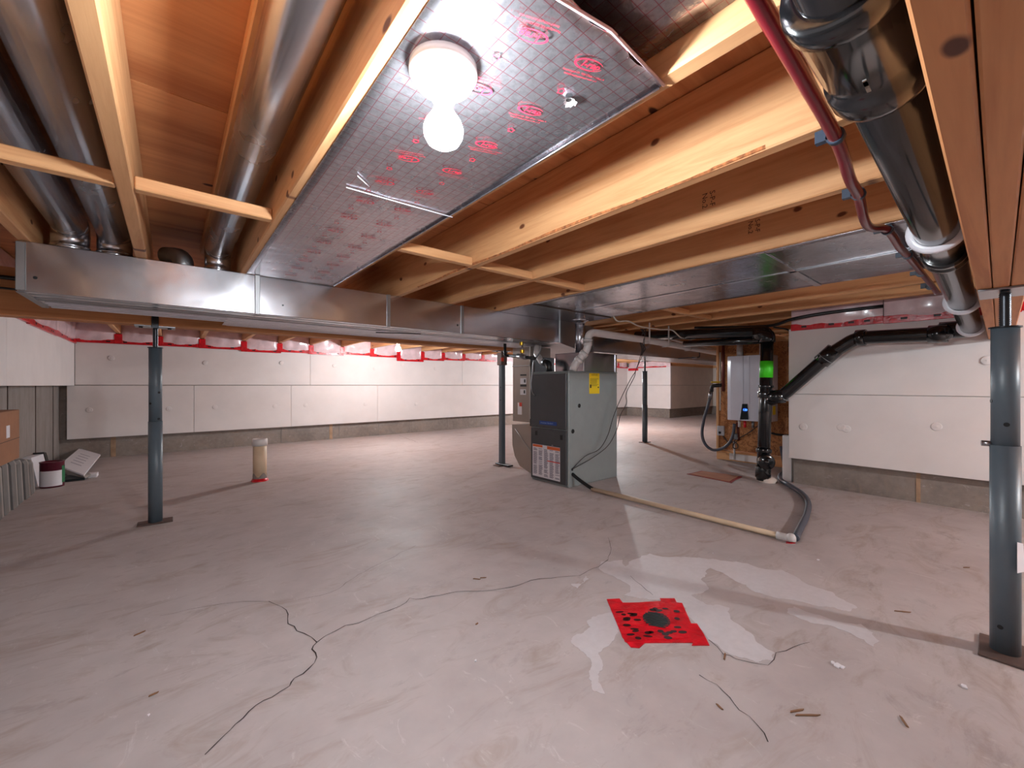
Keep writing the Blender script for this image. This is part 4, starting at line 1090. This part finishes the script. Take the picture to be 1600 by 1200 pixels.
# ------------------------------------------------------------------ floor drain with red tape
fd = thing('floor_drain', 'black floor drain grate in a square of red tape', 'drain', (1.19, .72, 0))
out = [(948, 937), (968, 936), (973, 942.5), (1034, 941.5), (1031, 935.5), (1054, 935.5), (1057, 942), (1066, 943), (1071, 955), (1080, 975), (1089, 975), (1100, 992), (1108.5, 1009), (1081, 1009), (1083, 1004.5), (1008, 1005), (999, 1013), (986, 1012), (972, 996), (970, 990)]
G().sheet([onz(x, y, .0007) for x, y in out], .0022).obj('tape_square', 'tape_red', fd)
g = G()
for k in range(46):
    x, y = random.uniform(968, 1080), random.uniform(945, 1000)
    if abs(x - 1024) < 26 and abs(y - 969) < 15: continue
    if x < 958 + (y - 937) * .5 or x > 1052 + (y - 945) * .62: continue
    p = onz(x, y, .0043); a = random.uniform(-.9, -.4); rx, ry = random.uniform(.008, .015), random.uniform(.005, .009)
    g = G(); g.ngon([p + Vector((math.cos(t_) * rx * math.cos(a) - math.sin(t_) * ry * math.sin(a), math.cos(t_) * rx * math.sin(a) + math.sin(t_) * ry * math.cos(a), 0)) for t_ in [i * math.pi / 6 for i in range(12)]])
    g.obj('tape_print', 'tape_print', fd)
for k in range(5):
    P_ = [onz(952 + k * 5.2 + dx, 944 + k * 12.4 + dy, .003) for dx, dy in ((0, 0), (3.5, 9.5))]; Q_ = [p + Vector((.168, -.112, 0)) * random.uniform(.93, 1.0) for p in P_]
    G().prism([P_[0], Q_[0], Q_[1], P_[1]], (0, 0, .0005 + .0001 * k)).obj('tape_strip', 'tape_red', fd)
for k in range(0):
    a = onz(955 + k * 6, 950 + k * 14, .003); b = onz(1068 + k * 9, 948 + k * 15, .003)
    G().tube([a, (a + b) / 2 + Vector((.004, .004, .0)), b], .0012, 5).obj('tape_edge', 'tape_red', fd)
hole = [(1004, 962), (1010, 958), (1026, 956.5), (1034, 962), (1042, 967), (1044, 973), (1036, 979), (1030, 980), (1020, 977), (1010, 971)]
HC = [onz(x, y, .0042) for x, y in hole]
G().sheet(HC, .0006).obj('drain_opening', 'furnace_black', fd)
cx_ = sum((p.x for p in HC)) / len(HC); cy_ = sum((p.y for p in HC)) / len(HC)
for k in range(-4, 5):
    w = .042 * math.sqrt(max(0, 1 - (k / 5) ** 2)); d = Vector((.55, -.83, 0)); n = Vector((.83, .55, 0)); c = Vector((cx_, cy_, .0046)) + n * k * .0095
    G().prism([c - d * w - n * .0016, c + d * w - n * .0016, c + d * w + n * .0016, c - d * w + n * .0016], (0, 0, .002)).obj('grate_bar', 'drain_black', fd)

ap = thing('floor_cover', 'brown square cover plate with red edges near the water heater', 'cover', (3.5, 1.53, 0))
q = [onz(x, y, .0) for x, y in ((1073, 741), (1096, 736), (1160, 745), (1143, 755))]
cen = sum(q, Vector()) / 4
G().sheet(jag(q, 2, .04), .003).obj('tape_rim', 'panel_rim', ap)
G().sheet([cen + (p - cen) * .86 + Vector((0, 0, .003)) for p in q], .003).obj('plate', 'panel_brown', ap)

sb = thing('pipe_stub', 'cream capped plastic pipe stub standing on the floor', 'pipe', (onz(406, 751, 0).x, onz(406, 751, 0).y, 0))
s0 = onz(406, 751, 0); hS = .335
G().tube([s0, s0 + Vector((0, 0, hS - .03))], .048, 24).obj('pipe', 'pvc_cream', sb)
G().lathe(s0 + Vector((0, 0, hS - .055)), (0, 0, 1), [(0, .048), (0, .054), (.05, .054), (.055, .05), (.055, .04), (.045, .038), (.045, 0)], 24).obj('cap', 'pvc_white', sb)
g = G(); n = 24
for k in range(n):
    a, b = 2 * math.pi * k / n, 2 * math.pi * (k + 1) / n
    h0, h1 = .05 + .018 * math.sin(a * 4), .05 + .018 * math.sin(b * 4)
    A_, B_ = Vector((math.cos(a), math.sin(a), 0)) * .0492, Vector((math.cos(b), math.sin(b), 0)) * .0492
    g.add([s0 + A_, s0 + B_, s0 + B_ + Vector((0, 0, h1)), s0 + A_ + Vector((0, 0, h0))], [(0, 1, 2, 3)])
g.obj('dirt_band', 'streaked_concrete', sb)
G().lathe(s0, (0, 0, 1), [(0, .062), (.006, .06), (.022, .0505), (.022, .048)], 20).obj('red_seal', 'tape_red', sb)

# ------------------------------------------------------------------ things along the side wall
for k in range(7):
    v0 = 3.42 + k * .145; h = [.314, .314, .314, .30, .285, .265, .24][k]; L = .135; u0, u1 = -.853, -.752 + .004 * (k % 2)
    pf_ = [(u0, 0), (u1 + .01, 0), (u1, h - .03), (u1 - .008, h - .01), (u1 - .03, h), (u0, h)]
    b = thing('grey_slab', 'grey plank bundle standing on edge against the bare concrete side wall', 'plank bundle', ((u0 + u1) / 2, v0 + L / 2, 0), 'grey plank bundles')
    G().prism([(u, v0, z) for u, z in pf_], (0, L * .62, 0)).obj('plank', 'plank_grey', b)
    G().prism([(u - .004, v0 + L * .64, z * .985) for u, z in pf_], (0, L * .34, 0)).obj('plank', 'plank_edge', b)
cb = thing('cardboard_box', 'brown cardboard box with white tag on grey plank bundles', 'box', (-.78, 3.68, .316))
G().cbox((-.855, 3.46, .316), (-.715, 3.86, .612), .003).obj('carton', 'cardboard', cb)
G().cbox((-.7155, 3.60, .46), (-.7135, 3.66, .53), .0005).obj('paper_tag', 'paper_white', cb)
G().box((-.7153, 3.46, .44), (-.7143, 3.86, .443)).obj('flap_line', 'seam_dark', cb)
pc = thing('paint_can', 'maroon topped paint can with white label beside the planks', 'can', (-.685, 4.56, 0))
pc0 = Vector((-.685, 4.56, 0))
G().lathe(pc0, (0, 0, 1), [(0, 0), (0, .062), (.004, .064), (.18, .064), (.184, .066), (.19, .066), (.19, .056), (.183, .054), (.183, 0)], 28).obj('can_body', 'can_maroon', pc)
def arc(g, c, r, z0, z1, a0, a1, n=14):
    P0 = [c + Vector((math.cos(a0 + (a1 - a0) * k / n) * r, math.sin(a0 + (a1 - a0) * k / n) * r, z0)) for k in range(n + 1)]
    P1 = [p + Vector((0, 0, z1 - z0)) for p in P0]
    return g.add(P0 + P1, [(k, k + 1, n + 2 + k, n + 1 + k) for k in range(n)], True)
ac = math.atan2(-4.56, .685)
arc(G(), pc0, .0645, .012, .125, ac - 1.6, ac + .9).obj('can_label', 'paper_white', pc)
arc(G(), pc0, .0647, .03, .155, ac + .85, ac + 1.5).obj('can_label', 'green', pc)
sh = thing('flat_carton', 'flattened white carton lying askew in the corner', 'carton', (-.6, 5.2, 0))
q = [onz(131, 742, .045), onz(92, 727, .085), onz(124, 700.5, .11), onz(157, 710, .07)]
G().hexa([p - Vector((0, 0, .012)) for p in q] + [p for p in q]).obj('carton_sheet', 'paper_white', sh)
G().hexa([q[0] - Vector((-.01, .0, .03)), q[1] - Vector((-.01, 0, .07)), q[1] - Vector((0, 0, .013)), q[0] - Vector((0, 0, .013))] + [p + Vector((.03, .1, 0)) for p in (q[0] - Vector((0, 0, .03)), q[1] - Vector((0, 0, .07)), q[1] - Vector((0, 0, .013)), q[0] - Vector((0, 0, .013)))]).obj('carton_flap', 'plank_edge', sh)
g = G()
for k in range(5):
    a = .25 + .12 * k; p_, r_ = q[0].lerp(q[3], a), q[1].lerp(q[2], a)
    x0, x1 = p_.lerp(r_, .3), p_.lerp(r_, .75); d = (q[3] - q[0]).normalized() * .02
    g.add([v + Vector((0, 0, .0012)) for v in (x0, x1, x1 + d, x0 + d)], [(0, 1, 2, 3)])
g.obj('carton_print', 'paper_ink', sh)
tr = tag(G().cbox((-.66, 4.70, 0), (-.53, 4.93, .018), .004).obj('black_tray', 'teal_black', loc=(-.6, 4.85, 0)), 'black tray on the floor under the flat carton edge', 'tray')
tag(G().cbox((-.53 + .004, 4.78, 0), (-.47, 4.88, .03), .003).obj('white_box', 'paper_white', loc=(-.5, 4.83, 0)), 'little white box beside the black tray', 'box')
bk = thing('binder', 'white binder with dark spine propped behind the paint can', 'binder', (-.78, 4.9, 0))
G().hexa([(-.84, 4.62, .0), (-.765, 4.62, .0), (-.765, 5.0, .0), (-.84, 5.0, .0), (-.855, 4.62, .22), (-.80, 4.62, .22), (-.80, 5.0, .20), (-.855, 5.0, .20)]).obj('cover', 'paper_white', bk)
G().hexa([(-.84, 5.002, .0), (-.76, 5.002, .0), (-.76, 5.09, .0), (-.84, 5.09, .0), (-.855, 5.002, .215), (-.797, 5.002, .215), (-.797, 5.09, .2), (-.855, 5.09, .2)]).obj('spine', 'ink_black', bk)

# cables by the end of the trunk duct
for z, r_, lab in ((1.255, .010, 'thick black cable running along the beam to the duct end'), (1.205, .005, 'thin dark cable running along the beam below the thick one')):
    tag(G().tube(smooth_path([(-.85, 2.93, z + .02), (-.6, 2.925, z), (-.35, 2.92, z + .005), (.2, 2.93, z + .03)]), r_, 8).obj('cable', 'hose_black', loc=(-.5, 2.92, z)), lab, 'cable')

# ------------------------------------------------------------------ small debris
def chip(px, py, L, w, ang, mat, name, label, cat, group, h=.0025):
    p = onz(px, py, .0007); d = Vector((math.cos(ang), math.sin(ang), 0)) * L / 2; n = Vector((-math.sin(ang), math.cos(ang), 0)) * w / 2
    o = G().prism([p - d - n, p + d * .7 - n * 1.2, p + d + n * .3, p + d * .2 + n, p - d * .8 + n * .8], (0, 0, h)).obj(name, mat, loc=p)
    tag(o, label, cat, group)
for px, py, L, a in ((218, 990, .03, 0.4), (1132, 1026, .035, .3), (1410, 956, .05, -.9), (1262, 1118, .06, -.7), (1245, 1111, .04, -.5), (1510, 887, .03, -.7), (1412, 1128, .035, .5), (1124, 1105, .02, 1.2), (745, 905, .03, -.9), (755, 903, .025, -.6), (240, 1085, .02, .2), (745, 975, .012, .2)):
    chip(px, py, L, .004, a, 'chip_wood', 'wood_chip', 'tiny brown wood sliver lying on the concrete floor', 'wood chip', 'wood slivers on the floor')
for px, py, L in ((1308, 1040, .022), (1316, 1043, .014), (1301, 1036, .012), (1506, 1073, .016), (1278, 875, .012), (232, 1118, .006), (743, 1033, .008), (1114, 865, .005)):
    chip(px, py, L, L * .6, random.uniform(-1, 1), 'paper_white', 'white_scrap', 'tiny white plaster crumb lying on the concrete floor', 'crumb', 'white crumbs on the floor', .003)
